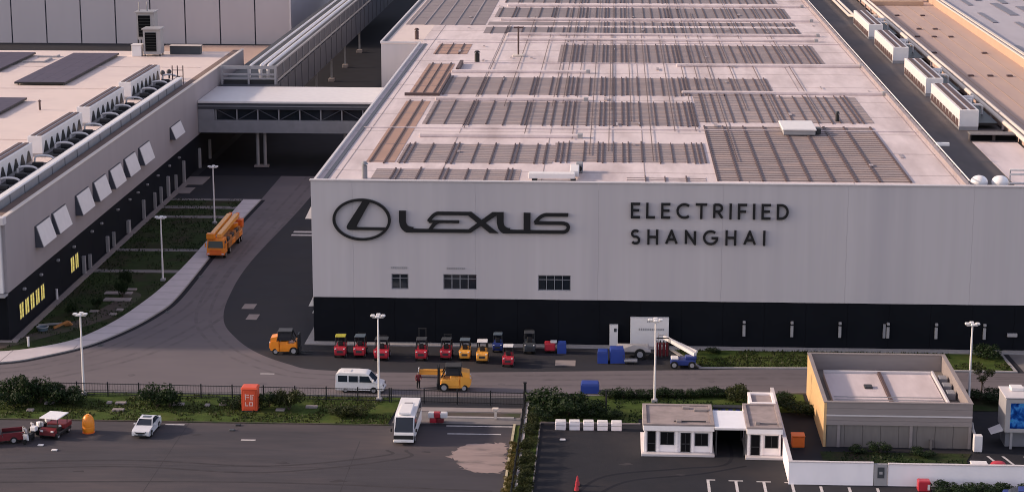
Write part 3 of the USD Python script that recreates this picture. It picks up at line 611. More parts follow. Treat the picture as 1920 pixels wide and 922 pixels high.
# ------------------------------------------------------------------ annex on the left
an = thing('annex_building', 'long low annex with pale upper wall, dark base and slanted hoods', 'factory')
ys = np.linspace(-1.0, 148.0, 21)
part(an, 'inner_wall', B(-110, -34.75, -0.6, 147.6, 0, 13.2), 'void')
for a, b in zip(ys, ys[1:]):
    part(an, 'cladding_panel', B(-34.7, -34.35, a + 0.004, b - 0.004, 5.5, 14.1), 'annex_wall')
    part(an, 'base_panel', B(-34.7, -34.5, a + 0.01, b - 0.01, 0.0, 5.495), 'dark_cladding')
part(an, 'front_wall', B(-110, -34.72, -1.0, -0.65, 5.5, 14.1), 'facade')
for k in range(5): part(an, 'pilaster', MB().cbox(-35.2 - 1.5 * k, -34.8 - 1.5 * k, -1.4, -1.0, 5.5, 13.4, 0.05), 'white_metal')
part(an, 'front_base', B(-110, -34.72, -0.9, -0.65, 0, 5.495), 'dark_cladding')
part(an, 'front_ledge', MB().cbox(-110, -34.4, -2.2, -0.9, 5.2, 5.45, 0.04), 'gray_metal')
part(an, 'front_coping', MB().cbox(-110, -34.2, -1.8, -0.7, 13.4, 14.3, 0.08), 'coping')
part(an, 'coping', MB().cbox(-34.80, -34.25, -0.7, 148.1, 14.1, 14.25, 0.03), 'cream')
ar = part(an, 'roof', B(-110, -36.15, -0.6, 147.8, 13.25, 13.7), 'roof_peach')
part(ar, 'gutter', B(-36.15, -34.82, -0.5, 147.8, 13.2, 14.05), 'gutter_brown')
sc = part(an, 'roof_screen', B(-37.1, -36.35, 2.5, 103.5, 13.5, 14.95), 'mid_gray_metal')
part(sc, 'screen_cap', MB().cbox(-37.2, -36.25, 2.3, 103.7, 14.95, 15.22, 0.1), 'white_metal')
for y in np.arange(8, 103, 6.0): part(sc, 'joint', B(-36.34, -36.30, y, y + 0.12, 13.6, 14.94), 'slate_metal')
for y0, z in ((52, 13.7), (100, 13.7), (126, 13.7)):
    part(ar, 'roof_seam', B(-80, -38.0, y0, y0 + 0.4, z, z + 0.10), 'roof_peach')
# slanted hoods on the wall
hoods = [(10.4, 16.4), (17.7, 23.7), (28.6, 35.0), (37.4, 43.8), (46.0, 52.2), (54.4, 60.8), (63.3, 69.8), (84.2, 91.4)]
for k, (a, b) in enumerate(hoods):
    zt, zb, o = (10.7, 8.15, 0.95) if k < 7 else (10.2, 8.3, 0.9)
    body = MB().hull([(-34.36, a, zt), (-34.36, b, zt), (-34.2, a, zt), (-34.2, b, zt), (-34.36, a, zb), (-34.36, b, zb), (-34.35 + o, a, zb), (-34.35 + o, b, zb)])
    h = part(an, 'slanted_hood', body, 'slate_metal')
    n = np.array([zt - zb, 0, o - 0.15]); n /= np.linalg.norm(n)
    p0, p1 = np.array([-34.2, 0, zt]) + 0.004 * n, np.array([-34.35 + o, 0, zb]) + 0.004 * n
    m = 0.22
    q = []
    for off in (0.0, 0.05):
        for yy in (a + m, b - m):
            for f_ in (0.03, 0.985):
                q.append(p0 * (1 - f_) + p1 * f_ + off * n + np.array([0, yy, 0]))
    part(h, 'hood_panel', MB().hull(q), 'white_metal')
# lit windows, door surrounds, wall lamps along the dark base
for a, b in ((3.1, 4.9), (5.3, 7.1), (7.5, 9.3), (9.7, 11.5), (11.9, 13.6), (25.5, 27.4), (27.7, 29.4)):
    z0, z1 = (1.2, 3.2) if a < 20 else (1.3, 3.4)
    fw_ = MB()
    fw_.box(-34.49, -34.42, a, b, z0, z0 + 0.1).box(-34.49, -34.42, a, b, z1 - 0.1, z1).box(-34.49, -34.42, a, a + 0.12, z0 + .1, z1 - .1).box(-34.49, -34.42, b - 0.12, b, z0 + .1, z1 - .1).box(-34.49, -34.43, (a + b) / 2 - 0.08, (a + b) / 2 + 0.08, z0 + .1, z1 - .1)
    w_ = part(an, 'window', fw_, 'dark_metal')
    part(w_, 'lit_pane', B(-34.485, -34.46, a + 0.1, b - 0.1, z0 + 0.1, z1 - 0.1), 'lit_window')
for y, w, hh in ((31.2, 0.5, 3.0), (34.2, 0.35, 2.4), (43.6, 0.5, 2.8), (47.0, 0.35, 2.6), (55.6, 1.2, 2.3), (65.0, 0.5, 3.6), (72.2, 0.4, 3.2), (76.4, 0.4, 3.2), (81.5, 0.9, 4.0), (87.0, 0.35, 3.0), (93.0, 0.6, 4.4), (105.5, 0.5, 4.2), (114.0, 0.5, 4.2)):
    part(an, 'door_surround', MB().cbox(-34.5, -34.05, y - w / 2.4, y + w / 2.4, 0, hh * 0.78, 0.04), 'gray_metal')
for y in (5, 12, 19.5, 27, 36, 41, 50, 57, 62, 68, 75, 83, 90):
    part(an, 'wall_lamp', MB().cbox(-34.5, -34.1, y - 0.2, y + 0.2, 4.35, 4.65, 0.06), 'gray_metal')
part(an, 'wall_lamp', MB().cyl((-34.1, 17.5, 0.1), (-34.1, 17.5, 1.4), 0.15), 'white_metal')

# ------------------------------------------------------------------ link bridge
br = thing('link_bridge', 'covered grey link bridge with trussed window band between annex and hall', 'bridge')
BX0, BX1 = -34.3, -0.05
part(br, 'roof_slab', MB().cbox(BX0, BX1, 105.2, 121.8, 10.75, 11.12, 0.06), 'white_metal')
part(br, 'fascia', B(BX0, BX1, 105.4, 105.6, 9.75, 10.74), 'slate_metal')
part(br, 'fascia_lip', B(BX0, BX1, 105.25, 105.38, 10.2, 10.35), 'mid_gray_metal')
part(br, 'lower_wall', B(BX0, BX1, 105.4, 121.5, 5.9, 7.95), 'mid_gray_metal')
part(br, 'end_wall', B(BX0, -31.6, 105.42, 121.4, 7.96, 9.74), 'mid_gray_metal')
part(br, 'inner_wall', B(-31.5, BX1, 112, 121.4, 7.96, 9.74), 'void')
part(br, 'window_glass', B(-31.55, BX1, 106.0, 106.03, 7.96, 9.74), 'glass_dark')
for k, x in enumerate(np.linspace(-31.4, -0.4, 10)):
    part(br, 'truss_post', B(x - 0.11, x + 0.11, 105.6, 105.85, 7.96, 9.74), 'mid_gray_metal')
    if k < 9:
        a, b = (7.98, 9.7) if k % 2 else (9.7, 7.98)
        part(br, 'truss_brace', MB().bar((x + 0.1, 105.75, a), (x + 3.35, 105.75, b), 0.13), 'slate_metal')
for x in (-24.9, -23.7, -10.5):
    part(br, 'column', MB().cyl((x, 107.0, 0), (x, 107.0, 5.9), 0.28, 12), 'gray_metal', smooth=30)
    part(br, 'column_foot', MB().cbox(x - 0.6, x + 0.6, 106.4, 107.6, 0, 0.35, 0.05), 'concrete_worn')

# ------------------------------------------------------------------ elevated gallery with pipes
ga = thing('pipe_gallery', 'dark elevated gallery with white rails and pipes running away beside the hall', 'gallery')
part(ga, 'gallery_body', B(-33.6, -24.35, 122.2, 330, 6.5, 11.2), 'slate_metal')
for y in np.arange(128, 330, 8.0): part(ga, 'wall_joint', B(-24.34, -24.28, y, y + 0.15, 6.6, 11.1), 'dark_metal')
part(ga, 'top_rail', MB().bar((-24.4, 124, 14.3), (-24.4, 330, 14.3), 0.28), 'gray_metal')
part(ga, 'mid_rail', MB().bar((-24.3, 124, 11.75), (-24.3, 330, 11.75), 0.22), 'gray_metal')
part(ga, 'side_panel', B(-24.5, -24.42, 124, 330, 11.95, 14.1), 'slate_metal')
for y in np.arange(124, 330, 7.5): part(ga, 'rail_post', B(-24.41, -24.25, y - 0.1, y + 0.1, 11.2, 14.3), 'gray_metal')
for z, w in ((14.1, 0.55), (12.9, 0.3), (12.2, 0.25)): part(ga, 'front_rail', B(-33.9, -24.6, 123.8, 124.1, z - w / 2, z + w / 2), 'gray_metal')
for x in (-33.9, -29.3, -24.7): part(ga, 'front_post', B(x, x + 0.3, 123.7, 123.95, 11.1, 14.4), 'gray_metal')
part(ga, 'deck', B(-33.5, -24.6, 124.2, 330, 11.2, 11.9), 'dark_metal')
for x, r in ((-26.0, 0.34), (-27.3, 0.34), (-29.2, 0.2)):
    part(ga, 'pipe', MB().tube([(x, 125.2, 12.2), (x, 125.2, 13.6), (x, 125.9, 14.0), (x, 127, 14.1), (x, 330, 14.1)], r, 8), 'white_metal', smooth=40)
for k, y in enumerate((150, 166, 184, 206, 228, 254)):
    part(ga, 'column', B(-26.6, -26.2, y, y + 0.4, 0, 6.5), 'mid_gray_metal')
    part(ga, 'column_foot', MB().cbox(-27.0, -25.8, y - 0.6, y + 0.8, 0, 0.7, 0.05), 'concrete_worn')

# ------------------------------------------------------------------ tall hall in the background
bg = thing('background_hall', 'tall plain grey hall with vertical panel joints behind the annex roof', 'factory')
part(bg, 'inner_wall', B(-190, -45.3, 268.8, 420, 0, 39.5), 'void')
xs = np.arange(-45.0, -190, -8.55)
for a, b in zip(xs, xs[1:]): part(bg, 'cladding_panel', B(b + 0.16, a - 0.16, 268.4, 268.8, 0, 40), 'facade_left')
part(bg, 'joint_backing', B(xs[-1], -45.2, 268.62, 268.78, 0, 39.9), 'slate_metal')
part(bg, 'side_wall', B(-45.28, -44.9, 268.9, 420, 0, 40), 'facade_left')
part(bg, 'roof', B(-190, -44.8, 268.3, 421, 40.02, 40.4), 'coping')
part(bg, 'corner_post', B(-45.15, -44.7, 268.2, 268.38, 0, 40), 'coping')

# ------------------------------------------------------------------ plant on the roofs
def panel_slab(x0, x1, y0, y1, label):
    t = thing('solar_table', label, 'solar panel', ((x0 + x1) / 2, (y0 + y1) / 2, 13.7)); w, d = (x1 - x0) / 2, (y1 - y0) / 2
    part(t, 'frame', B(-w, w, -d, d, 0.25, 0.52), 'black')
    for a, b in zip(np.linspace(-w, w, 5), np.linspace(-w, w, 5)[1:]):
        for c, e in zip(np.linspace(-d, d, 9), np.linspace(-d, d, 9)[1:]):
            part(t, 'panel', B(a + 0.012, b - 0.012, c + 0.012, e - 0.012, 0.52, 0.56), 'panel_purple')
    for sx in (-1, 1):
        for sy in (-1, 1): part(t, 'leg', B(sx * (w - 0.5) - 0.08, sx * (w - 0.5) + 0.08, sy * (d - 0.5) - 0.08, sy * (d - 0.5) + 0.08, 0, 0.25), 'dark_metal')
panel_slab(-63.9, -55.6, 103.6, 140.6, 'large purple solar panel table, complete in view on the annex roof')
panel_slab(-71.5, -57.0, 70.5, 87.0, 'dark solar panel table cut by the left picture edge, nearer the chillers')
panel_slab(-87.0, -70.9, 118.5, 141.0, 'dark solar panel table at the far back left of the annex roof')
for x0, x1, y0, y1 in ((-70.5, -66.5, 131, 136), (-69.8, -66.2, 138, 140)):
    part(ar, 'roof_frame', MB().box(x0, x1, y0, y0 + 0.3, 13.7, 14.0).box(x1 - 0.3, x1, y0 + .3, y1, 13.7, 14.0), 'gray_metal')

def chiller(name, label, x, y, L, w, h, n, side, group, z, louv='black'):
    """A long air chiller: side -1 or 1 is the coil face's direction."""
    t = thing(name, label, 'chiller', (x, y, z), group=group)
    part(t, 'casing', MB().cbox(0.02, w - 0.02, 0, L, 0.45, h, 0.04), 'white_metal')
    part(t, 'base_frame', B(0.05, w - 0.05, 0.05, L - 0.05, 0, 0.45), 'gray_metal')
    for k in range(2):
        a = 0.16 * w + k * 0.42 * w
        part(t, 'fan_slot', B(a, a + 0.26 * w, 0.6, L - 0.4, h + 0.004, h + 0.08), 'rail_brown')
    xs = w if side > 0 else 0.0
    for k in range(n):
        y0, y1 = 0.5 + k * (L - 0.8) / n, 0.5 + (k + 0.86) * (L - 0.8) / n; o = 0.03 * side
        part(t, 'coil_opening', MB().hull([(xs + e, yy, zz) for e in (-0.02 * side, o) for yy, zz in (((y0, 0.5), (y1, 0.5), ((y0 + y1) / 2 + 0.25, h * 0.72), ((y0 + y1) / 2 - 0.25, h * 0.72)) if side > 0 else ((y0, 0.35), (y1 + 0.15, 0.35), (y1 - 0.1, h * 0.50), (y0 + 0.2, h * 0.50)))]), louv)
    return t
for k, y in enumerate((89.0, 64.0, 39.2, 14.2)):
    chiller('roof_chiller', ['rearmost white chiller of the annex roof row, nearest the roof ladder rails', 'second rearmost white chiller in the row along the annex roof edge', 'third white chiller from the back of the annex roof row', 'nearest white chiller of the annex row, cut by the left picture edge'][k], -43.2, y, 20.5, 2.0, 2.7, 7, 1, 'chillers in a row on the annex roof', 13.7)
    dp = thing('pipe_set', ['dark pump set with pale bent pipes beside the rearmost annex chiller', 'dark pump set with pale bent pipes beside the second annex chiller', 'dark pump set with pale bent pipes beside the third annex chiller', 'dark pump set with pale bent pipes beside the nearest annex chiller'][k], 'pipes', (-40.9, y, 13.7), group='pump sets beside the annex chillers')
    part(dp, 'tray', B(0, 3.4, 0.3, 20, 0.0, 0.22), 'black')
    for j in range(5):
        yy = 2.2 + 3.8 * j
        part(dp, 'pump', MB().cbox(0.5, 1.9, yy - 0.25, yy + 0.3, 0.2, 0.75, 0.08), 'dark_metal')
        if j % 2 == 0: part(dp, 'bent_pipe', MB().tube(smooth_line([(0.4, yy + 1.2, 0.4), (0.6, yy + 1.2, 1.2), (1.6, yy + 1.4, 1.35), (2.7, yy + 1.5, 1.1), (3.0, yy + 1.5, 0.3)], 4), 0.14, 8), 'white_metal', smooth=40)
    part(dp, 'header_pipe', MB().cyl((2.9, 0.5, 0.75), (2.9, 19.8, 0.75), 0.25, 8), 'slate_metal', smooth=40)
for k, (y, L) in enumerate(((50.4, 25.0), (80.6, 22.8), (117.0, 24.5), (150.0, 24.0))):
    t = chiller('rooftop_chiller', ['nearest cream chiller on the dark right roof strip', 'second nearest cream chiller on the dark right roof strip', 'third cream chiller from the front on the dark right roof strip', 'farthest cream chiller on the dark right roof strip'][k], 79.4, y, L, 2.6, 2.7, 9, -1, 'chillers on the dark right roof strip', 16.4, 'rail_brown')
    part(t, 'side_tank', MB().cyl((3.6, L * 0.55, 0.0), (3.6, L * 0.55, 2.2), 0.42, 12), 'white_metal', smooth=30)
    part(t, 'side_tank', MB().cyl((3.5, L * 0.72, 1.6), (4.9, L * 0.72, 1.6), 0.42, 12), 'white_metal', smooth=30)
    part(t, 'pipe_deck', B(2.75, 5.3, 1.0, L - 1, 0.5, 0.85), 'black')
    part(t, 'side_pipe', MB().tube([(2.6, L * 0.3, 2.3), (4.0, L * 0.3, 2.3), (4.4, L * 0.32, 2.0), (4.5, L * 0.34, 0.6)], 0.17, 8), 'white_metal', smooth=40)
for x, z, r, lab in ((85.35, 17.5, 0.30, 'pale roof pipe running nearest the cream chillers'), (86.25, 17.5, 0.30, 'pale roof pipe running along the tan roof edge')):
    t = thing('roof_pipe', lab, 'pipe'); part(t, 'pipe', MB().cyl((x, 20, z), (x, 300, z), r, 10), 'cream', smooth=30)
    s_ = MB()
    for y in np.arange(24, 300, 9): s_.box(x - 0.15, x + 0.15, y, y + 0.25, 16.4, z)
    part(t, 'support', s_, 'rail_gray', kind='stuff')
t = thing('roof_pipe', 'pair of pale pipes bending across the far end of the dark roof strip', 'pipe')
for dx in (0, 0.9): part(t, 'pipe', MB().tube([(79.5 + dx, 260, 17.2), (79.5 + dx, 182 + dx, 17.2), (80.3 + dx, 181 + dx, 17.2), (85, 181 + dx, 17.2)], 0.26, 8), 'cream', smooth=40)
# louvred extract boxes
for x, y, z, w, h, lab in ((-51.1, 140.4, 14.1, 3.1, 4.4, 'nearer grey louvred extract box standing on legs on the annex roof'), (-53.6, 146.2, 16.0, 3.3, 4.9, 'taller rear grey louvred extract box on the annex roof edge')):
    t = thing('extract_box', lab, 'vent', (x, y, 0))
    part(t, 'casing', MB().box(0, w, 0.1, 3.0, z, z + h), 'gray_metal')
    part(t, 'opening', B(0.35, w - 0.75, 0.04, 0.096, z + 0.5, z + h - 0.5), 'void')
    part(t, 'hood', MB().cbox(-0.15, w + 0.15, -0.3, 3.2, z + h, z + h + 0.25, 0.05), 'gray_metal')
    for k in range(7): part(t, 'louvre', B(0.35, w - 0.75, -0.06, 0.035, z + 0.6 + 0.5 * k * h / 4.6, z + 0.68 + 0.5 * k * h / 4.6), 'black')
    for lx in (0.1, w - 0.3):
        for ly in (0.2, 2.6): part(t, 'leg', B(lx, lx + 0.2, ly, ly + 0.2, 13.7, z), 'dark_metal')
    if h > 4.5:
        for lx in (0.4, 1.9): part(t, 'top_pipe', MB().cyl((lx, 1, z + h + .25), (lx, 1, z + h + 1.9), 0.15, 8), 'gray_metal')
t = thing('vent_block', 'white block under the grey extract boxes on the annex roof', 'vent', (-53.2, 140.2, 13.7)); part(t, 'block', MB().cbox(0, 1.7, 0, 1.8, 0, 2.0, 0.06), 'white_metal'); part(t, 'cap', MB().cbox(-0.1, 1.8, -0.1, 1.9, 2.0, 2.15, 0.04), 'white_metal')
t = thing('dark_vent_row', 'low dark vent box behind the extract boxes at the annex roof end', 'vent', (-47.0, 143.5, 13.7)); part(t, 'box', MB().cbox(0, 5.6, 0, 1.5, 0, 1.5, 0.06), 'charcoal'); part(t, 'lid', MB().cbox(-0.1, 5.7, -0.1, 1.6, 1.5, 1.62, 0.04), 'cream')
t = thing('ladder_rail', 'thin upright ladder rails at the back end of the annex roof screen', 'railing', (-38.6, 106.5, 13.7))
for x in (0, 0.85, 1.75): part(t, 'post', B(x, x + 0.14, 0, 0.14, 0, 3.0), 'rail_brown')
for z in (1.2, 2.2): part(t, 'rail', B(0, 1.9, 0.03, 0.1, z, z + 0.1), 'rail_brown')
t = thing('vent_pipe', 'small brown vent pipe standing alone on the annex roof', 'vent', (-52.6, 78.4, 13.7)); part(t, 'pipe', MB().cyl((0, 0, 0), (0, 0, 1.3), 0.16, 8), 'rail_brown'); part(t, 'cap', MB().cone((0, 0, 1.3), (0, 0, 1.55), 0.32, 0.05, 8), 'rail_brown')
for x, y, m, lab in ((-40.4, 112.5, 'dark_metal', 'small dark valve near the ladder rails on the annex roof'), (-41.2, 111.2, 'charcoal', 'dark round fan near the rearmost chiller on the annex roof')):
    t = thing('roof_valve', lab, 'valve', (x, y, 13.7)); part(t, 'stem', MB().cyl((0, 0, 0), (0, 0, 0.9), 0.15, 8), m); part(t, 'head', MB().mesh(trimesh.creation.icosphere(2, 0.42).apply_translation([0, 0, 1.15])), m, smooth=True)
# on the hall roof
t = thing('roof_mast', 'thin brown mast with cross arm on the white hall roof', 'mast', (17.8, 110.9, 18.0)); part(t, 'pole', MB().cyl((0, 0, 0.3), (0, 0, 4.9), 0.14, 8), 'rail_brown'); part(t, 'foot', MB().cbox(-0.9, 0.9, -0.9, 0.9, 0, 0.3, 0.05), 'cream'); part(t, 'cross_arm', B(-0.75, 0.75, -0.1, 0.1, 4.6, 4.85), 'rail_brown')
def stub(name, lab, x, y, h, r, m, z=18.0, cat='vent'):
    t = thing(name, lab, cat, (x, y, z)); part(t, 'pipe', MB().cyl((0, 0, 0), (0, 0, h), r, 12), m, smooth=30); part(t, 'cap', MB().cone((0, 0, h + 0.15), (0, 0, h + 0.45), r * 1.35, r * 0.7, 12), m, smooth=30); part(t, 'neck', MB().cyl((0, 0, h), (0, 0, h + 0.15), r * 0.5, 8), m)
stub('roof_chimney', 'black stub chimney on the bare white area of the hall roof', 11.6, 102.7, 1.5, 0.4, 'black')
stub('roof_chimney', 'grey brown stub chimney at the near left corner of the hall roof', 5.5, 4.2, 1.5, 0.32, 'mid_gray_metal')
stub('roof_chimney', 'small dark stub on the right part of the grey railed roof field', 62.9, 46.9, 0.9, 0.25, 'black')
stub('roof_chimney', 'pale stub chimney on the left wing of the hall roof', -1.0, 133.0, 1.5, 0.35, 'rail_brown')
t = thing('roof_hatch', 'white skylight box on the railed field at the right of the hall roof', 'hatch', (54.9, 35.0, 18.15)); part(t, 'kerb', MB().cbox(0, 4.0, 0, 6.5, 0, 0.55, 0.06), 'gray_metal'); part(t, 'lid', MB().cbox(-0.15, 4.15, -0.15, 6.65, 0.55, 0.8, 0.08), 'white_metal'); part(t, 'motor', MB().cbox(4.2, 4.8, 1.0, 2.4, 0, 0.7, 0.05), 'dark_metal')
t = thing('roof_duct_unit', 'white duct with dark feet by the front edge of the hall roof', 'duct', (24.0, 3.4, 18.0)); part(t, 'duct', MB().cbox(0, 5.2, 0, 1.2, 0.3, 0.9, 0.06), 'white_metal'); part(t, 'riser', MB().cbox(4.6, 5.6, 1.3, 5.6, 0.3, 1.0, 0.06), 'white_metal')
for x in (0.4, 4.7): part(t, 'foot', B(x, x + 0.6, -0.05, 0.5, 0, 0.3), 'black')
t = thing('roof_fan', 'small dark fan at the end of the front roof upstand', 'fan', (29.6, 8.5, 18.0)); part(t, 'casing', MB().cbox(-0.4, 0.4, 0, 1.6, 0, 1.1, 0.08), 'mid_gray_metal'); part(t, 'grille', MB().cyl((0, -0.05, 0.55), (0, 0.0, 0.55), 0.33, 14), 'black')
for x, y, lab in ((74.0, 4.0, 'left white round tank behind the right end of the hall parapet'), (76.3, 4.0, 'right white round tank behind the right end of the hall parapet')):
    t = thing('roof_tank', lab, 'tank', (x, y, 16.4)); s_ = trimesh.creation.icosphere(3, 1.0); s_.apply_scale([0.95, 0.95, 0.75]); s_.apply_translation([0, 0, 1.9]); part(t, 'dome', MB().mesh(s_), 'white_paint', smooth=True); part(t, 'shell', MB().cyl((0, 0, 0), (0, 0, 1.9), 0.92, 16), 'white_metal', smooth=30)
t = thing('roof_railing', 'pale pipe railing behind the right end of the hall parapet', 'railing', (77.5, 5.0, 16.4))
for z in (1.6, 2.6, 3.1): part(t, 'rail', MB().cyl((0, 0, z), (14, 0, z), 0.12, 8), 'white_metal')
for x in np.arange(0, 14, 1.9): part(t, 'post', B(x, x + 0.12, -0.06, 0.06, 0, 3.1), 'gray_metal')
t = thing('roof_bracket', 'small white bracket on the handrail at the right roof edge', 'bracket', (72.8, 27.0, 17.7)); part(t, 'arm', MB().cbox(0, 1.6, 0, 0.5, 0.6, 1.0, 0.04), 'white_paint'); part(t, 'stem', B(0, 0.2, 0.1, 0.3, -1.2, 0.6), 'white_metal')

# ------------------------------------------------------------------ lamp posts
def lamp(label, loc, h):
    t = thing('street_lamp', label, 'street lamp', loc, group='pale lamp posts along the service road')
    part(t, 'pole', MB().cone((0, 0, 0.3), (0, 0, h), 0.13, 0.085, 10), 'white_metal', smooth=30)
    part(t, 'base', MB().cbox(-0.3, 0.3, -0.3, 0.3, 0, 0.3, 0.04), 'gray_metal')
    part(t, 'cross_arm', B(-0.55, 0.55, -0.05, 0.05, h - 0.12, h), 'white_metal')
    for x, y in ((-0.52, 0.0), (0.52, 0.0), (0, -0.42), (0, 0.42)):
        part(t, 'lamp_head', MB().cbox(x - 0.22, x + 0.22, y - 0.20, y + 0.20, h + 0.01, h + 0.22, 0.06), 'lamp_pale')
lamp('lamp post at the left verge, beside the tall dark shrubs', (-20.6, -21.8, 0.09), 8.5)
lamp('lamp post behind the white van, in front of the red forklifts', (9.9, -22.1, 0.09), 8.8)
lamp('lamp post rising behind the guard house in front of the white loading door', (37.9, -21.2, 0.09), 8.5)
lamp('lamp post behind the utility block, near the young tree', (69.6, -20.6, 0.05), 8.4)
lamp('lamp post on the lawn strip, nearest the curved pavement', (-23.3, 27.7, 0.06), 8.1)
lamp('lamp post on the lawn behind the orange crane truck', (-23.4, 62.1, 0.06), 8.2)

# ------------------------------------------------------------------ fences
def fence(label, p0, p1, h, n, name='metal_fence', m='black', bars=0.28):
    p0, p1 = np.array(p0, float), np.array(p1, float); L = np.linalg.norm(p1 - p0); ang = math.degrees(math.atan2(*(p1 - p0)[::-1]))
    t = thing(name, label, 'fence', (*p0, 0.05), ang)
    xs = np.linspace(0, L, n + 1)
    for x in xs: part(t, 'post', MB().cbox(x - 0.06, x + 0.06, -0.06, 0.06, 0, h + 0.12, 0.01), m)
    for a, b in zip(xs, xs[1:]):
        for z in (0.18, h - 0.12): part(t, 'rail', B(a + 0.06, b - 0.06, -0.025, 0.025, z, z + 0.07), m)
        s_ = MB()
        for x in np.arange(a + 0.2, b - 0.1, bars): s_.box(x - 0.010, x + 0.010, -0.010, 0.010, 0.08, h)
        part(t, 'bars', s_, m, kind='stuff')
fence('black bar fence between the left verge and the service road', (-24.5, -21.9), (11.0, -22.6), 1.45, 11)
fence('black bar fence behind the paved entrance strip, right of the white bus', (11.2, -22.6), (24.7, -23.2), 1.45, 4)
fence('dark fence dividing the two parking lots, running towards the viewer', (24.85, -23.0), (24.85, -60), 1.5, 12, 'divider_fence', bars=0.16)
t = thing('fence_post', 'tall dark corner post where the two black fences meet', 'post', (24.8, -22.6, 0)); part(t, 'post', MB().cbox(-0.13, 0.13, -0.13, 0.13, 0, 2.3, 0.02), 'black'); part(t, 'cap', MB().cbox(-0.18, 0.18, -0.18, 0.18, 2.3, 2.4, 0.02), 'black')
t = thing('fence_post', 'slim dark post standing in the shrub bed left of the guard house', 'post', (33.0, -25.5, 0.09)); part(t, 'post', MB().cbox(-0.09, 0.09, -0.09, 0.09, 0, 2.4, 0.02), 'black'); part(t, 'cap', MB().cbox(-0.12, 0.12, -0.12, 0.12, 2.4, 2.46, 0.01), 'black')

# ------------------------------------------------------------------ guard houses
def opening(parent, kind, x0, x1, z0, z1, y, mull=0):
    f = MB(); w = 0.07
    f.box(x0, x1, y - 0.05, y + 0.02, z1 - w, z1).box(x0, x0 + w, y - 0.05, y + 0.02, z0, z1 - w).box(x1 - w, x1, y - 0.05, y + 0.02, z0, z1 - w)
    if kind == 'window': f.box(x0 + w, x1 - w, y - 0.05, y + 0.02, z0, z0 + w)
    else: f.box(x0 + w, x1 - w, y - 0.045, y + 0.02, z0 + 0.75, z0 + 0.83)
    for k in range(mull): xm = x0 + (x1 - x0) * (k + 1) / (mull + 1); f.box(xm - 0.025, xm + 0.025, y - 0.045, y + 0.02, z0 + w, z1 - w)
    o = part(parent, kind, f, 'dark_metal'); part(o, 'pane', B(x0 + w * .8, x1 - w * .8, y - 0.03, y - 0.005, z0 + 0.02, z1 - w * .8), 'void')

g1 = thing('guard_house', 'larger flat roofed white guard house with two doors and two windows', 'guard house')
gy = -37.4
part(g1, 'wall', B(36.7, 43.0, gy, -31.6, 0.25, 2.62), 'guard_wall')
for x in (36.62, 38.0 - 0.22, 39.55, 41.05, 42.8): part(g1, 'pilaster', B(x, x + 0.2, gy - 0.09, gy - 0.002, 0.25, 2.3), 'guard_wall')
part(g1, 'fascia', MB().cbox(36.5, 43.15, gy - 0.28, -31.4, 2.35, 2.86, 0.03), 'guard_wall')
part(g1, 'parapet', MB().prism(sbox(36.5, gy - 0.28, 43.15, -31.2).difference(sbox(36.85, gy + 0.1, 42.8, -31.6)), 2.862, 3.02), 'guard_roof')
part(g1, 'roof', B(36.87, 42.78, gy + 0.12, -31.62, 2.862, 2.90), 'guard_roof')
part(g1, 'plinth', MB().cbox(36.35, 43.2, gy - 0.75, -31.5, 0, 0.24, 0.03), 'coping')
opening(g1, 'door', 36.92, 37.70, 0.25, 2.25, gy); opening(g1, 'window', 38.13, 39.42, 0.93, 2.19, gy, 1)
opening(g1, 'door', 40.03, 40.96, 0.25, 2.13, gy, 1); opening(g1, 'window', 41.35, 42.60, 0.86, 2.11, gy, 1)
for x, y, w in ((39.6, -36.9, 0.5), (40.3, -32.6, 0.7), (41.4, -33.3, 1.3)): part(g1, 'roof_box', MB().cbox(x, x + w, y, y + 0.5, 2.9, 3.12, 0.03), 'concrete_worn')
part(g1, 'roof_pipe', MB().cyl((39.4, -36.6, 3.0), (42.4, -36.6, 3.0), 0.06, 6), 'dark_metal')
g2 = thing('guard_house', 'smaller white guard house right of the white canopy', 'guard house')
gy = -38.0
part(g2, 'wall', B(46.3, 49.3, gy, -31.0, 0.25, 2.62), 'guard_wall')
for x in (46.22, 47.45, 49.12): part(g2, 'pilaster', B(x, x + 0.2, gy - 0.09, gy - 0.002, 0.25, 2.3), 'guard_wall')
part(g2, 'fascia', MB().cbox(46.12, 49.45, gy - 0.28, -30.8, 2.35, 2.86, 0.03), 'guard_wall')
part(g2, 'parapet', MB().prism(sbox(46.12, gy - 0.28, 49.45, -30.8).difference(sbox(46.42, gy + 0.05, 49.15, -31.1)), 2.862, 3.04), 'guard_roof')
part(g2, 'roof', B(46.44, 49.13, gy + 0.07, -31.12, 2.862, 2.90), 'guard_roof')
part(g2, 'plinth', MB().cbox(46.05, 49.5, gy - 0.7, -31, 0, 0.24, 0.03), 'coping')
opening(g2, 'door', 46.52, 47.38, 0.25, 2.22, gy); opening(g2, 'window', 47.84, 49.08, 0.95, 2.16, gy, 1)
part(g2, 'roof_box', MB().cbox(47.0, 47.4, -37.2, -36.9, 2.9, 3.2, 0.03), 'concrete_worn'); part(g2, 'roof_pipe', MB().cyl((47.2, -36.9, 3.0), (49.0, -36.9, 3.0), 0.07, 6), 'concrete_worn')
g3 = thing('guard_house', 'small rear block with a raised roof behind the smaller guard house', 'guard house')
part(g3, 'wall', B(46.9, 49.3, -30.7, -27.2, 0.0, 2.85), 'guard_wall'); part(g3, 'roof', B(47.1, 49.1, -30.4, -27.5, 2.85, 2.89), 'guard_roof')
part(g3, 'parapet', MB().prism(sbox(46.85, -30.75, 49.35, -27.15).difference(sbox(47.1, -30.42, 49.1, -27.48)), 2.852, 3.08), 'guard_wall'); opening(g3, 'window', 47.4, 48.7, 1.0, 2.1, -30.7)
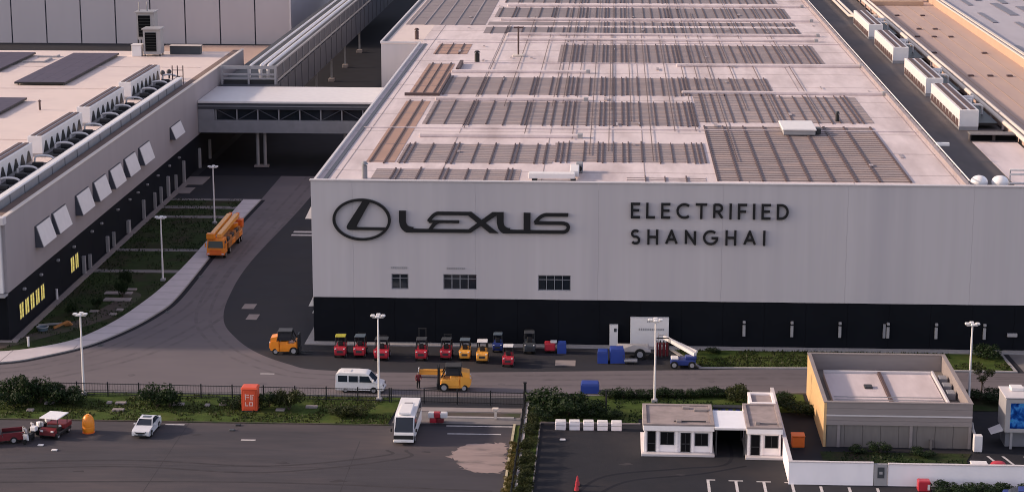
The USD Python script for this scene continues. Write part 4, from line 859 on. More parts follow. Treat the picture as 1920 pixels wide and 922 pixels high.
t = thing('entry_canopy', 'bright white flat canopy spanning the gap between the guard houses', 'canopy')
part(t, 'canopy_sheet', MB().cbox(43.17, 46.10, -38.0, -32.6, 2.72, 2.86, 0.03), 'canopy_white'); part(t, 'front_edge', B(43.17, 46.10, -38.06, -38.0, 2.66, 2.84), 'white_metal')
for x in (43.35, 45.95):
    for y in (-37.6, -33.0): part(t, 'post', B(x - 0.06, x + 0.06, y - 0.06, y + 0.06, 0, 2.72), 'dark_metal')
t = thing('turnstile_row', 'row of dark gates standing behind the white canopy', 'turnstile', (43.3, -31.6, 0))
for k in range(4): part(t, 'gate', MB().cbox(0.1 + 0.7 * k, 0.5 + 0.7 * k, 0, 1.2, 0, 2.6, 0.05), 'navy')
part(t, 'beam', B(0, 2.8, 0.2, 1.0, 2.6, 2.8), 'black'); part(t, 'back_panel', B(-0.15, 2.85, -1.2, -1.1, 0, 2.68), 'void')  # black panel added to deepen the shade under the canopy
t = thing('boundary_wall', 'white rendered wall along the guard house side, running away from the viewer', 'wall'); part(t, 'wall', B(49.5, 49.75, -44.95, -22.5, 0, 2.1), 'white_wall'); part(t, 'cap', MB().cbox(49.44, 49.81, -45.0, -22.45, 2.1, 2.18, 0.02), 'coping')
t = thing('boundary_wall', 'long low white wall along the front of the utility yard, left of the gate post', 'wall'); part(t, 'wall', B(49.45, 57.0, -45.3, -45.06, 0, 2.1), 'white_wall'); part(t, 'cap', MB().cbox(49.4, 57.0, -45.36, -45.02, 2.1, 2.18, 0.02), 'coping')
t = thing('boundary_wall', 'long low white wall running right from the gate post out of the picture', 'wall'); part(t, 'wall', B(58.3, 100, -45.3, -45.06, 0, 2.02), 'white_wall'); part(t, 'cap', MB().cbox(58.3, 100, -45.36, -45.02, 2.02, 2.1, 0.02), 'coping')
t = thing('gate_panel', 'grey gate with a small dark notice between the two white walls', 'gate'); part(t, 'panel', MB().cbox(57.05, 58.25, -45.34, -45.1, 0, 2.05, 0.02), 'gray_metal'); part(t, 'notice', B(57.35, 57.95, -45.38, -45.345, 0.75, 1.75), 'charcoal'); part(t, 'notice_line', B(57.5, 57.8, -45.40, -45.383, 1.1, 1.35), 'gray_metal')

# ------------------------------------------------------------------ utility block with sunk roof
ub = thing('utility_block', 'low beige utility block with tall parapet and sunk white roof', 'building')
x0, x1, y0, y1, h = 53.6, 67.5, -34.5, -17.4, 4.4
for a, b in zip(np.linspace(0.0, 2.2, 4)[:0], []): pass
zs = [2.18, 2.62, 3.06, 3.22, 3.82, 4.40]
for a, b in zip(zs, zs[1:]): part(ub, 'band_panel', B(x0 + 0.26, x1, y0 - (0.05 if b - a < 0.2 else 0.0), y0 + 0.3, a + 0.012, b - 0.006), 'coping' if b - a < 0.2 else 'box_wall')
for k in range(8):
    a, b = x0 + 0.3 + k * 1.7, x0 + 0.3 + (k + 1) * 1.7
    part(ub, 'lower_panel', B(a + 0.015, b - 0.015, y0 + 0.10, y0 + 0.35, 0, 2.18), 'box_lower')
for x in (54.9, 61.7, 67.2): part(ub, 'post', B(x, x + 0.28, y0 + 0.02, y0 + 0.098, 0, 2.17), 'box_wall')
for a, b in zip(np.linspace(0, h, 9), np.linspace(0, h, 9)[1:]): part(ub, 'side_plank', B(x0, x0 + 0.25, y0, y1, a + 0.006, b - 0.006), 'box_sunlit')  # left planks carry the painted sunlit tone of the wall
part(ub, 'side_wall', B(x1 - 0.3, x1, y0 + 0.31, y1 - 0.3, 0, h), 'box_wall')
part(ub, 'rear_wall', B(x0 + 0.26, x1, y1 - 0.29, y1, 0, h), 'box_wall')
part(ub, 'parapet_cap', MB().prism(sbox(x0 - 0.05, y0 - 0.05, x1 + 0.05, y1 + 0.05).difference(sbox(x0 + 0.32, y0 + 0.36, x1 - 0.36, y1 - 0.36)), h, h + 0.07), 'box_wall')
part(ub, 'floor_slab', B(x0 + 0.26, x1 - 0.31, y0 + 0.36, y1 - 0.3, 2.3, 2.75), 'box_lower')
for a, b in ((54.9, 60.3), (60.62, 65.6)): part(ub, 'roof_panel', MB().cbox(a, b, -31.2, -20.9, 2.76, 3.28, 0.03), 'roof_white')
part(ub, 'roof_beam', B(60.32, 60.60, -31.4, -20.8, 2.76, 3.50), 'rail_brown')
part(ub, 'roof_kerb', MB().cbox(65.7, 65.95, -31.5, -20.4, 2.76, 3.55, 0.03), 'coping'); part(ub, 'roof_kerb', MB().cbox(54.9, 65.69, -20.75, -20.4, 2.76, 3.5, 0.03), 'coping')
for y in (-30.6, -29.6): part(ub, 'roof_rail', MB().cyl((55.0, y, 3.5), (65.5, y, 3.5), 0.05, 6), 'gray_metal')
for y in (-28, -25.5, -23): part(ub, 'roof_unit', MB().cbox(66.2, 67.0, y, y + 1.3, 2.76, 3.5, 0.05), 'mid_gray_metal')
part(ub, 'roof_vent', MB().cbox(58.4, 59.2, -26.2, -25.2, 3.28, 3.5, 0.05), 'dark_metal')
part(ub, 'drain_foot', B(63.6, 63.8, y0 - 0.3, y0 + 0.1, 0, 0.9), 'box_lower')

# ------------------------------------------------------------------ kiosk with lit screen
ks = thing('screen_kiosk', 'grey box kiosk with a lit blue screen at the right picture edge', 'kiosk', (70.6, -34.4, 0))
part(ks, 'casing', MB().cbox(0, 4.2, 0.05, 3.6, 1.6, 5.0, 0.05), 'gray_metal')
part(ks, 'lower_wall', B(0.25, 4.0, 0.9, 3.4, 0, 1.6), 'mid_gray_metal')
part(ks, 'screen_frame', MB().prism_xz(sbox(0, 1.7, 4.2, 4.9).difference(sbox(0.45, 2.05, 3.9, 4.55)), 0.0, 0.05), 'gray_metal')
part(ks, 'screen', B(0.46, 3.89, 0.02, 0.045, 2.06, 4.54), 'screen')
for x in (0.55, 2.5): part(ks, 'post', B(x, x + 0.22, 0.1, 0.3, 0, 1.6), 'gray_metal')
part(ks, 'roof_plate', MB().cbox(-0.1, 4.3, -0.05, 3.7, 5.0, 5.12, 0.03), 'coping')
for x in (0.8, 2.4): part(ks, 'roof_unit', MB().cbox(x, x + 1.2, 2.0, 3.2, 5.12, 5.45, 0.05), 'white_metal')
part(ks, 'side_shelf', MB().hull([(0, 0.8, 1.7), (0, 2.6, 1.7), (-1.1, 0.8, 1.2), (-1.1, 2.6, 1.2), (0, 0.8, 1.55), (0, 2.6, 1.55)]), 'white_metal')
for x in (68.6, 70.0, 72.0): struct('bay_line', MB().sheet(Polygon([(x, -36.5), (x + 0.25, -36.5), (x + 1.2, -40.5), (x + 0.95, -40.5)]), 0.012), 'line_paint')

# ------------------------------------------------------------------ vehicles
def wheel(root, x, y, r, w, hub='gray_metal'):
    """A tyre on an axle along x, with its rim as a sub-part."""
    p = part(root, 'wheel', MB().cyl((x - w / 2, y, r), (x + w / 2, y, r), r, 18), 'rubber', smooth=35)
    s = 1 if x > 0 else -1
    part(p, 'rim', MB().cyl((x + s * (w / 2 - 0.01), y, r), (x + s * (w / 2 + 0.015), y, r), r * 0.58, 12), hub)

def forklift(label, loc, rot, body, roof='charcoal', s=1.0, wide=1.0, group=None, cab=False, mast_h=2.15, guard=2.1):
    t = thing('forklift', label, 'forklift', loc, rot, group, s)
    W = 0.62 * wide
    cw = MB().hull([(sx * (W if y > -1.2 else W * 0.86), y, z) for sx in (-1, 1) for y, z in ((-0.55, 0.28), (-1.22, 0.34), (-1.34, 0.6), (-1.32, 0.95), (-1.18, 1.12), (-0.55, 1.15), (-1.1, 1.13))])
    part(t, 'counterweight', cw, body, smooth=25)
    part(t, 'hood', MB().cbox(-W * 0.9, W * 0.9, -0.56, 0.22, 0.4, 1.1, 0.07), body)
    part(t, 'chassis', MB().cbox(-W * 0.93, W * 0.93, -0.55, 0.95, 0.25, 0.62, 0.05), body if cab else 'dark_metal')
    part(t, 'front_cowl', MB().hull([(sx * W * 0.85, y, z) for sx in (-1, 1) for y, z in ((0.62, 0.6), (0.92, 0.6), (0.9, 1.15), (0.78, 1.2))]), body)
    part(t, 'grille', B(-W * 0.5, W * 0.5, -1.36, -1.33, 0.62, 0.86), 'dark_metal' if not cab else body)
    st = part(t, 'seat', MB().cbox(-0.27, 0.27, -0.45, 0.1, 1.1, 1.25, 0.04), 'black'); part(st, 'backrest', MB().cbox(-0.26, 0.26, -0.52, -0.40, 1.22, 1.7, 0.05), 'black')
    wl = part(t, 'steering_wheel', MB().cyl((0, 0.42, 1.3), (0, 0.38, 1.36), 0.18, 12), 'black'); part(wl, 'column', MB().cyl((0, 0.65, 1.0), (0, 0.42, 1.3), 0.04, 6), 'black')
    for sx in (-1, 1):
        part(t, 'guard_post', MB().bar((sx * W * 0.86, -0.7, 1.1), (sx * W * 0.8, -0.5, guard), 0.09), 'black')
        part(t, 'guard_post', MB().bar((sx * W * 0.86, 0.85, 1.1), (sx * W * 0.8, 0.45, guard), 0.09), 'black')
        part(t, 'lamp', MB().cbox(sx * W * 0.72 - 0.08, sx * W * 0.72 + 0.08, -1.33, -1.22, 0.98, 1.08, 0.02), 'white_metal')
    part(t, 'overhead_guard', MB().cbox(-W * 0.88, W * 0.88, -0.62, 0.55, guard, guard + 0.09, 0.03), roof)
    if cab:
        part(t, 'engine_cover', MB().hull([(sx * W * 0.9, y, z) for sx in (-1, 1) for y, z in ((-1.28, 0.9), (-1.2, 1.42), (-0.62, 1.55), (-0.6, 0.9))]), body, smooth=20)
        part(t, 'side_skirt', MB().cbox(-W * 0.97, W * 0.97, -0.5, 0.9, 0.42, 0.95, 0.05), body)
        part(t, 'rear_glass', B(-W * 0.78, W * 0.78, -0.64, -0.61, 1.2, guard - 0.05), 'glass_dark')
        for sx in (-1, 1): part(t, 'side_glass', B(sx * W * 0.83 - 0.015, sx * W * 0.83 + 0.015, -0.55, 0.5, 1.2, guard - 0.05), 'glass_dark')
    ms = part(t, 'mast', MB().box(-0.42, -0.30, 0.98, 1.14, 0.08, mast_h).box(0.30, 0.42, 0.98, 1.14, 0.08, mast_h), 'black')
    [part(ms, 'cross_bar', B(-0.30, 0.30, 1.0, 1.1, z - 0.12, z), 'black') for z in (mast_h, 1.2, 0.4)]
    part(ms, 'carriage', B(-0.55, 0.55, 1.145, 1.20, 0.15, 0.62), 'dark_metal')
    for sx in (-1, 1): part(t, 'fork', MB().hull([(sx * 0.28 - 0.06, 1.2, 0.06), (sx * 0.28 + 0.06, 1.2, 0.06), (sx * 0.28 - 0.06, 1.2, 0.12), (sx * 0.28 + 0.06, 1.2, 0.12), (sx * 0.28 - 0.05, 2.2, 0.06), (sx * 0.28 + 0.05, 2.2, 0.06), (sx * 0.28, 2.2, 0.075)]), 'dark_metal')
    for sx in (-1, 1): wheel(t, sx * W * 0.86, 0.66, 0.34, 0.24, 'gray_metal'); wheel(t, sx * W * 0.82, -0.82, 0.27, 0.2, 'gray_metal')
    return t
GF = 'forklifts parked in a row before the dark hall base'
forklift('red forklift with an olive yellow roof, leftmost in the parked row', (3.75, -5.2, 0), 2, 'red', 'olive_yellow', 1.05, group=GF)
forklift('red forklift with a blue grey roof, second from the left in the parked row', (5.9, -5.1, 0), -1, 'red', 'slate_blue', 1.05, group=GF)
forklift('wide red forklift half hidden behind the lamp post', (8.4, -6.1, 0), 0, 'red', 'charcoal', 1.05, wide=1.25, group=GF)
forklift('red forklift with a tall raised dark mast, standing alone in the middle of the row', (12.75, -6.0, 0), 1, 'red', 'charcoal', 1.05, group=GF, mast_h=3.0)
forklift('red forklift with a dark roof, just left of the two amber ones', (15.45, -5.6, 0), -2, 'red', 'charcoal', 1.0, group=GF, mast_h=2.4)
forklift('amber forklift with a dark roof, left of the one with the white roof', (17.5, -5.7, 0), 0, 'amber', 'slate_blue', 1.0, group=GF)
forklift('amber forklift with a bright white roof', (19.45, -6.6, 0), 1, 'amber', 'white_paint', 1.05, group=GF)
forklift('red forklift with a white roof, parked forward at the right end of the row', (22.35, -8.0, 0), 0, 'red', 'white_paint', 1.0, group=GF)
forklift('dark forklift with a grey hood close to the hall foot', (24.4, -2.7, 0), 3, 'charcoal', 'charcoal', 1.05)
forklift('dark forklift in shade behind the white roofed amber forklift', (20.9, -2.4, 0), 0, 'navy', 'slate_blue', 0.9)
forklift('large orange forklift with a dark glass cab on the service road', (17.1, -17.6, 0), 93, 'amber', 'dark_metal', 1.40, cab=True, mast_h=1.85, guard=1.85)
forklift('orange forklift standing alone near the left corner of the hall', (-2.4, -4.6, 0), -88, 'orange', 'dark_metal', 1.34, cab=True, guard=1.9, mast_h=1.7)

def car_wheels(t, tw, ys, r, w=0.22):
    for y in ys:
        for sx in (-1, 1): wheel(t, sx * tw, y, r, w)

# white saloon car; its nose points to -y
t = thing('saloon_car', 'silver white saloon car parked alone in the left lot', 'car', (-11.5, -33.1, 0), -2.5)
def sw(y, z): return 0.90 - 0.05 * max(0, abs(y) - 1.6) ** 1.5 * 2.2 - 0.10 * max(0, z - 0.75)
body = [(-2.30, 0.30), (-2.33, 0.52), (-2.24, 0.70), (-1.95, 0.80), (-0.95, 0.93), (1.55, 0.97), (2.22, 0.95), (2.32, 0.75), (2.30, 0.35), (2.1, 0.24), (-2.1, 0.22)]
part(t, 'body', MB().profile(body, sw), 'silver', smooth=35)
gl = [(-1.0, 0.90), (-0.22, 1.36), (0.2, 1.41), (0.85, 1.40), (1.55, 1.16), (1.85, 0.94)]
part(t, 'cabin_glass', MB().profile(gl, lambda y, z: 0.78 - 0.30 * max(0, z - 0.95)), 'glass_car', smooth=20)
part(t, 'roof', MB().profile([(-0.28, 1.37), (0.2, 1.43), (0.9, 1.42), (1.0, 1.37)], lambda y, z: 0.655), 'silver', smooth=30)
for sx in (-1, 1):
    part(t, 'pillar', MB().bar((sx * 0.80, -0.98, 0.92), (sx * 0.655, -0.24, 1.38), 0.07, 0.05), 'silver')
    part(t, 'pillar', MB().bar((sx * 0.79, 0.35, 0.95), (sx * 0.66, 0.32, 1.40), 0.07, 0.05), 'black')
    part(t, 'pillar', MB().bar((sx * 0.79, 1.70, 0.95), (sx * 0.655, 0.95, 1.39), 0.10, 0.06), 'silver')
    part(t, 'mirror', MB().cbox(sx * 0.98 - 0.1, sx * 0.98 + 0.1, -0.72, -0.58, 0.92, 1.06, 0.03), 'silver')
    part(t, 'headlight', MB().hull([(sx * 0.48, -2.33, 0.58), (sx * 0.80, -2.14, 0.60), (sx * 0.48, -2.29, 0.70), (sx * 0.80, -2.08, 0.72), (sx * 0.6, -2.1, 0.66)]), 'glass_dark')
    part(t, 'tail_light', MB().cbox(sx * 0.66 - 0.15, sx * 0.66 + 0.15, 2.22, 2.34, 0.74, 0.88, 0.02), 'red')
part(t, 'grille', MB().cbox(-0.45, 0.45, -2.37, -2.30, 0.50, 0.64, 0.02), 'black'); part(t, 'bumper_intake', MB().cbox(-0.6, 0.6, -2.35, -2.28, 0.26, 0.38, 0.02), 'dark_metal'); part(t, 'number_plate', B(-0.24, 0.24, -2.385, -2.371, 0.40, 0.50), 'slate_blue')
part(t, 'sunroof', B(-0.42, 0.42, 0.05, 0.62, 1.432, 1.440), 'glass_dark')
car_wheels(t, 0.80, (-1.38, 1.36), 0.32)

# white minibus seen from the side; nose points to -y of its own frame
def minibus(label, loc, rot, L, h, w, nose, name='minibus', nwin=3, hood_z=1.15):
    t = thing(name, label, 'bus' if name == 'coach' else 'van', loc, rot)
    hl = L / 2
    bw = lambda y, z: w / 2 - 0.06 * max(0, z - 1.2) - (0.10 if y < -hl + 0.2 else 0.0)
    pf = [(-hl, 0.38), (-hl - 0.03, 0.75), (-hl + 0.08, hood_z - 0.12), (-hl + nose, hood_z + 0.02), (-hl + nose + 0.75 * (h - hood_z), h - 0.14), (-hl + nose + 1.1 * (h - hood_z), h - 0.02), (-hl + nose + 2.0, h), (hl - 0.35, h - 0.02), (hl - 0.06, h - 0.2), (hl, 1.0), (hl, 0.4), (hl - 0.1, 0.3), (-hl + 0.1, 0.3)]
    part(t, 'body', MB().profile(pf, bw), 'white_paint', smooth=30)
    n_ = np.array([0, -(h - 0.14 - hood_z), 0.75 * (h - hood_z)]); n_ /= np.linalg.norm(n_); n_ = np.array([0, n_[1], n_[2]])
    a = np.array([0, -hl + nose + 0.06, hood_z + 0.08]); b = np.array([0, -hl + nose + 0.70 * (h - hood_z), h - 0.20])
    off = np.array([0, -0.5, 0.5]) * 0.06
    part(t, 'windscreen', MB().hull([q + np.array([sx * ww, 0, 0]) + o for q, ww in ((a, w / 2 - 0.16), (b, w / 2 - 0.22)) for sx in (-1, 1) for o in (off, -0.4 * off)]), 'glass_car')
    zb, zt = 0.56 * h, 0.86 * h; ys_ = np.linspace(-hl + nose + 0.62 * (h - hood_z), hl - 0.22, nwin + 1)
    for sx in (-1, 1):
        for k, (p, q) in enumerate(zip(ys_, ys_[1:])):
            xx = sx * (w / 2 - 0.01); xt = sx * (w / 2 - 0.06 * (zt - 1.2) + 0.004)
            lead = 0.55 * (zt - zb) if k == 0 else 0.0
            part(t, 'side_window', MB().hull([(xx + sx * 0.012 - dx, yy, zz) if zz == zb else (xt + sx * 0.012 - dx, yy, zz) for dx in (0, sx * 0.05) for yy, zz in ((p + 0.09 - lead * 0.9, zb), (q - 0.09, zb), (p + 0.09, zt), (q - 0.09, zt))]), 'glass_car')
        part(t, 'mirror', MB().cbox(sx * (w / 2 + 0.16) - 0.09, sx * (w / 2 + 0.16) + 0.09, -hl + nose + 0.1, -hl + nose + 0.24, hood_z + 0.1, hood_z + 0.42, 0.03), 'black' if name == 'coach' else 'white_paint')
        part(t, 'headlight', MB().cbox(sx * (w / 2 - 0.32) - 0.16, sx * (w / 2 - 0.32) + 0.16, -hl - 0.05, -hl + 0.1, 0.72, 0.92, 0.03), 'glass_dark')
        part(t, 'tail_light', MB().cbox(sx * (w / 2 - 0.14) - 0.07, sx * (w / 2 - 0.14) + 0.07, hl - 0.05, hl + 0.02, 0.8, 1.3, 0.02), 'red')
    part(t, 'bumper', MB().cbox(-w / 2 + 0.06, w / 2 - 0.06, -hl - 0.10, -hl + 0.15, 0.32, 0.58, 0.05), 'white_paint')
    part(t, 'number_plate', B(-0.26, 0.26, -hl - 0.125, -hl - 0.10, 0.40, 0.52), 'slate_blue' if name != 'coach' else 'white_metal')
    car_wheels(t, w / 2 - 0.14, (-hl + 0.95, hl - 1.05), 0.35)
    return t, hl
t, hl = minibus('white van with dark side windows driving on the service road', (7.55, -18.55, 0), 87.0, 4.95, 2.15, 1.85, 0.75)
part(t, 'roof_vent', MB().cbox(-0.4, 0.4, 0.9, 1.7, 2.14, 2.2, 0.02), 'white_metal')
t, hl = minibus('white minibus with a roof unit, front towards the viewer, in the left lot', (13.85, -32.45, 0), 0.0, 7.4, 2.62, 2.06, 0.12, 'coach', 5, 1.18)
part(t, 'roof_unit', MB().cbox(-0.62, 0.62, -2.3, 0.6, 2.61, 2.84, 0.06), 'white_paint'); part(t, 'roof_hatch', MB().cbox(-0.4, 0.4, 0.9, 1.5, 2.61, 2.70, 0.03), 'gray_metal')
part(t, 'front_panel', MB().cbox(-0.95, 0.95, -hl - 0.06, -hl + 0.1, 0.62, 1.0, 0.03), 'black')

# orange crane truck on the road by the pavement
t = thing('crane_truck', 'orange crane truck with twin booms parked beside the curved pavement', 'truck', (-19.0, 40.3, 0), -1.5, None, (0.96, 0.86, 0.92))
part(t, 'cab', MB().hull([(sx * w, y, z) for sx in (-1, 1) for w, y, z in ((1.24, 0, 0.75), (1.24, 0.02, 1.5), (1.16, 0.22, 2.75), (1.14, 0.5, 2.9), (1.16, 2.0, 2.9), (1.24, 2.1, 0.75))]), 'orange', smooth=20)
part(t, 'windscreen', MB().hull([(sx * w, y, z) for sx in (-1, 1) for w, y, z in ((1.05, -0.02, 1.62), (0.98, 0.15, 2.55), (1.05, 0.06, 1.60), (0.98, 0.24, 2.57))]), 'glass_dark')
part(t, 'bumper', MB().cbox(-1.27, 1.27, -0.16, 0.2, 0.55, 0.95, 0.06), 'orange_deep'); part(t, 'front_panel', B(-0.8, 0.8, -0.035, -0.001, 1.0, 1.35), 'orange_deep')
for sx in (-1, 1):
    part(t, 'headlight', MB().cbox(sx * 1.0 - 0.17, sx * 1.0 + 0.17, -0.19, -0.1, 0.66, 0.86, 0.03), 'white_metal'); part(t, 'mirror', MB().cbox(sx * 1.42 - 0.09, sx * 1.42 + 0.09, 0.05, 0.2, 1.7, 2.3, 0.03), 'orange')
    part(t, 'side_window', MB().hull([(sx * 1.245, 0.35, 1.6), (sx * 1.245, 1.5, 1.6), (sx * 1.19, 0.5, 2.5), (sx * 1.19, 1.5, 2.5), (sx * 1.15, 1.0, 2.0)]), 'glass_dark')
    for k in range(4): part(t, 'locker', MB().cbox(sx * 1.02 - 0.22, sx * 1.02 + 0.22, 3.4 + 2.6 * k, 5.7 + 2.6 * k, 0.9, 1.75, 0.04), 'orange' if k % 2 else 'rust')
part(t, 'chassis', B(-0.75, 0.75, 0.4, 14.6, 0.55, 0.95), 'dark_metal'); part(t, 'deck', MB().cbox(-1.22, 1.22, 2.4, 14.8, 1.76, 2.0, 0.04), 'rust')
for k in range(6): part(t, 'deck_box', MB().cbox(0.75, 1.2, 3.0 + 1.6 * k, 4.2 + 1.6 * k, 2.0, 2.5, 0.04), 'rust' if k % 2 else 'dark_metal')
part(t, 'turntable', MB().cyl((0, 12.2, 2.0), (0, 12.2, 2.9), 0.9, 16), 'orange', smooth=30)
for sx in (-0.62, 0.42):
    bm = part(t, 'boom', MB().bar((sx, 0.7, 3.25), (sx, 13.6, 3.75), 0.62, 0.60), 'amber'); part(bm, 'boom_extension', MB().bar((sx, 13.6, 3.75), (sx, 14.7, 3.80), 0.42, 0.40), 'orange_deep')
part(t, 'basket', MB().cbox(-1.2, -0.1, -0.25, 0.75, 2.95, 3.75, 0.05), 'orange'); part(t, 'rear_block', MB().cbox(-1.2, 1.2, 13.4, 14.9, 2.0, 3.1, 0.06), 'orange_deep'); part(t, 'beacon', MB().cyl((0.7, 14.4, 3.1), (0.7, 14.4, 3.45), 0.14, 8), 'white_metal')
for y in (1.1, 4.2, 11.2, 12.7):
    for sx in (-1, 1): wheel(t, sx * 1.05, y, 0.5, 0.34)

# boom lift with white arm
t = thing('boom_lift', 'blue boom lift with a long white arm resting towards the hall', 'boom lift', (41.2, -8.0, 0), 0)
part(t, 'base', MB().cbox(-1.35, 1.35, -0.75, 0.75, 0.35, 0.95, 0.08), 'navy'); part(t, 'turret', MB().cbox(0.2, 1.45, -0.55, 0.5, 0.95, 1.3, 0.1), 'navy'); part(t, 'cover', MB().cbox(-1.3, -0.5, -0.6, 0.5, 0.95, 1.15, 0.05), 'white_metal')
bm = part(t, 'boom', MB().bar((1.3, -0.1, 1.45), (-1.9, 4.6, 2.05), 0.34, 0.38), 'white_metal'); part(bm, 'boom_rail', MB().bar((1.5, 0.45, 1.6), (-1.5, 4.8, 1.85), 0.2, 0.24), 'white_metal')
part(t, 'basket', MB().box(-2.6, -1.6, 4.6, 5.4, 1.2, 1.3).box(-2.6, -2.52, 4.6, 5.4, 1.3, 2.3).box(-1.68, -1.6, 4.6, 5.4, 1.3, 2.3).box(-2.52, -1.68, 4.6, 4.68, 2.2, 2.3), 'gray_metal')
for y in (-0.7, 0.7):
    for x in (-0.95, 0.95):
        w_ = part(t, 'wheel', MB().cyl((x, y - 0.14, 0.42), (x, y + 0.14, 0.42), 0.42, 16), 'rubber', smooth=35); part(w_, 'rim', MB().cyl((x, y - 0.155, 0.42), (x, y - 0.13, 0.42), 0.24, 12), 'gray_metal')

# tarped and stacked goods before the white loading door
def tarp(label, loc, w, d, h, m, rot=0, name='tarp_crate'):
    t = thing(name, label, 'covered crate', loc, rot)
    g_ = MB().hull([(sx * w / 2 * k, sy * d / 2 * k, z) for sx in (-1, 1) for sy in (-1, 1) for z, k in ((0.05, 1.0), (h * 0.8, 0.97), (h, 0.86))] + [(0.05, 0, h * 1.08)])
    part(t, 'cover', g_, m, smooth=20); part(t, 'pallet', MB().box(-w / 2, w / 2, -d / 2, d / 2, 0, 0.045), 'bark'); part(t, 'strap', MB().cbox(-w / 2 - 0.01, w / 2 + 0.01, -0.05, 0.05, 0.06, h * 0.79, 0.01), m)
tarp('narrow blue tarp covered crate, left of the pair by the white loading door', (32.55, -6.5, 0), 1.15, 1.6, 1.35, 'blue')
tarp('wider blue tarp covered crate, right of the pair by the white loading door', (34.1, -6.3, 0), 1.6, 1.7, 1.6, 'blue', 4)
tarp('small blue covered crate at the hall foot beside the red cart', (28.0, -3.0, 0), 1.0, 1.2, 1.25, 'blue')
tarp('blue covered crate standing on the road edge behind the dark shrubs', (31.3, -17.7, 0), 1.9, 1.6, 1.05, 'blue')
t = thing('hand_cart', 'small red and white cart at the foot of the hall', 'cart', (26.7, -2.9, 0)); part(t, 'body', MB().cbox(-0.6, 0.6, -0.6, 0.6, 0.3, 1.2, 0.1), 'red'); part(t, 'lid', MB().cbox(0.05, 0.75, -0.5, 0.3, 1.2, 1.35, 0.04), 'white_metal')
for sx in (-0.5, 0.5): part(t, 'wheel', MB().cyl((sx - 0.06, -0.3, 0.2), (sx + 0.06, -0.3, 0.2), 0.2, 12), 'rubber')
t = thing('goods_trailer', 'pale covered trailer with a big dark wheel before the loading door', 'trailer', (36.3, -4.4, 0))
part(t, 'cover', MB().hull([(x, y, z) for x, y, z in ((-2.4, -0.9, 0.85), (1.5, -0.9, 0.85), (-2.4, 1.0, 0.85), (1.5, 1.0, 0.85), (-2.0, -0.5, 1.15), (-0.4, -0.6, 1.55), (1.2, -0.5, 1.2), (-2.1, 0.9, 1.3), (1.2, 0.9, 1.3))]), 'gray_metal', smooth=20); part(t, 'frame', B(-2.3, 1.4, -0.8, 0.9, 0.55, 0.84), 'dark_metal')
w_ = part(t, 'wheel', MB().cyl((0.3, -1.15, 0.62), (0.3, -0.9, 0.62), 0.62, 18), 'rubber', smooth=35); part(w_, 'rim', MB().cyl((0.3, -1.17, 0.62), (0.3, -1.14, 0.62), 0.34, 12), 'gray_metal')
for x in (-2.2, 1.6): part(t, 'wheel', MB().cyl((x, -0.8, 0.35), (x, -0.6, 0.35), 0.35, 14), 'rubber', smooth=35)
t = thing('gas_cylinder_cage', 'dark cage with red cylinders right of the pale trailer', 'cage', (38.9, -4.0, 0)); part(t, 'cage_frame', MB().box(-0.7, 0.9, -0.6, 0.6, 0, 0.12).box(-0.7, -0.62, -0.6, -0.52, 0.12, 2.2).box(0.82, 0.9, -0.6, -0.52, 0.12, 2.2).box(-0.7, 0.9, -0.6, -0.52, 2.2, 2.3), 'black')
for k in range(4): c_ = part(t, 'cylinder', MB().cyl((-0.45 + 0.38 * k, 0, 0.12), (-0.45 + 0.38 * k, 0, 1.6), 0.16, 10), 'red_dark', smooth=30); part(c_, 'neck', MB().cyl((-0.45 + 0.38 * k, 0, 1.6), (-0.45 + 0.38 * k, 0, 1.85), 0.07, 8), 'black')
t = thing('trolley', 'small grey trolley in front of the blue covered crates', 'trolley', (35.6, -7.0, 0)); part(t, 'tray', MB().cbox(-0.7, 0.7, -0.4, 0.4, 0.3, 0.5, 0.03), 'gray_metal'); part(t, 'handle', MB().tube([(-0.7, -0.3, 0.5), (-0.85, -0.3, 1.0), (-0.85, 0.3, 1.0), (-0.7, 0.3, 0.5)], 0.03, 6), 'dark_metal')
for sx in (-0.5, 0.5): part(t, 'wheel', MB().cyl((sx, -0.4, 0.15), (sx, -0.3, 0.15), 0.15, 10), 'rubber')

# ------------------------------------------------------------------ small things in and around the lots
t = thing('portable_toilet', 'red orange portable toilet cabin with white marks on its door', 'portable toilet', (-2.6, -25.9, 0.09), 0)
part(t, 'cabin', MB().cbox(-0.78, 0.78, -0.7, 0.7, 0.1, 2.35, 0.04), 'red_orange'); part(t, 'roof', MB().hull([(sx * 0.86, sy * 0.8, 2.36) for sx in (-1, 1) for sy in (-1, 1)] + [(sx * 0.7, sy * 0.62, 2.52) for sx in (-1, 1) for sy in (-1, 1)]), 'red_orange')
part(t, 'skid', B(-0.8, 0.8, -0.72, 0.72, 0, 0.1), 'dark_metal'); d_ = part(t, 'door', MB().cbox(-0.6, 0.6, -0.735, -0.70, 0.25, 2.2, 0.02), 'red_orange')
mk = MB()
for x_, z_, w_, h_ in ((-0.42, 1.25, 0.09, 0.62), (-0.28, 1.72, 0.28, 0.09), (-0.28, 1.48, 0.28, 0.08), (0.12, 1.25, 0.09, 0.55), (0.26, 1.70, 0.22, 0.09), (0.26, 1.25, 0.09, 0.4), (-0.42, 0.62, 0.09, 0.42), (-0.32, 0.62, 0.2, 0.09), (-0.02, 0.62, 0.09, 0.42), (0.08, 0.95, 0.2, 0.09), (0.28, 0.62, 0.09, 0.42), (0.08, 0.62, 0.2, 0.09)):
    mk.box(x_, x_ + w_, -0.75, -0.736, z_, z_ + h_)
part(d_, 'white_marks', mk, 'faded_white')
t = thing('water_barrier', 'orange rounded plastic drum standing on the left lot by the verge', 'drum', (-17.1, -33.6, 0))
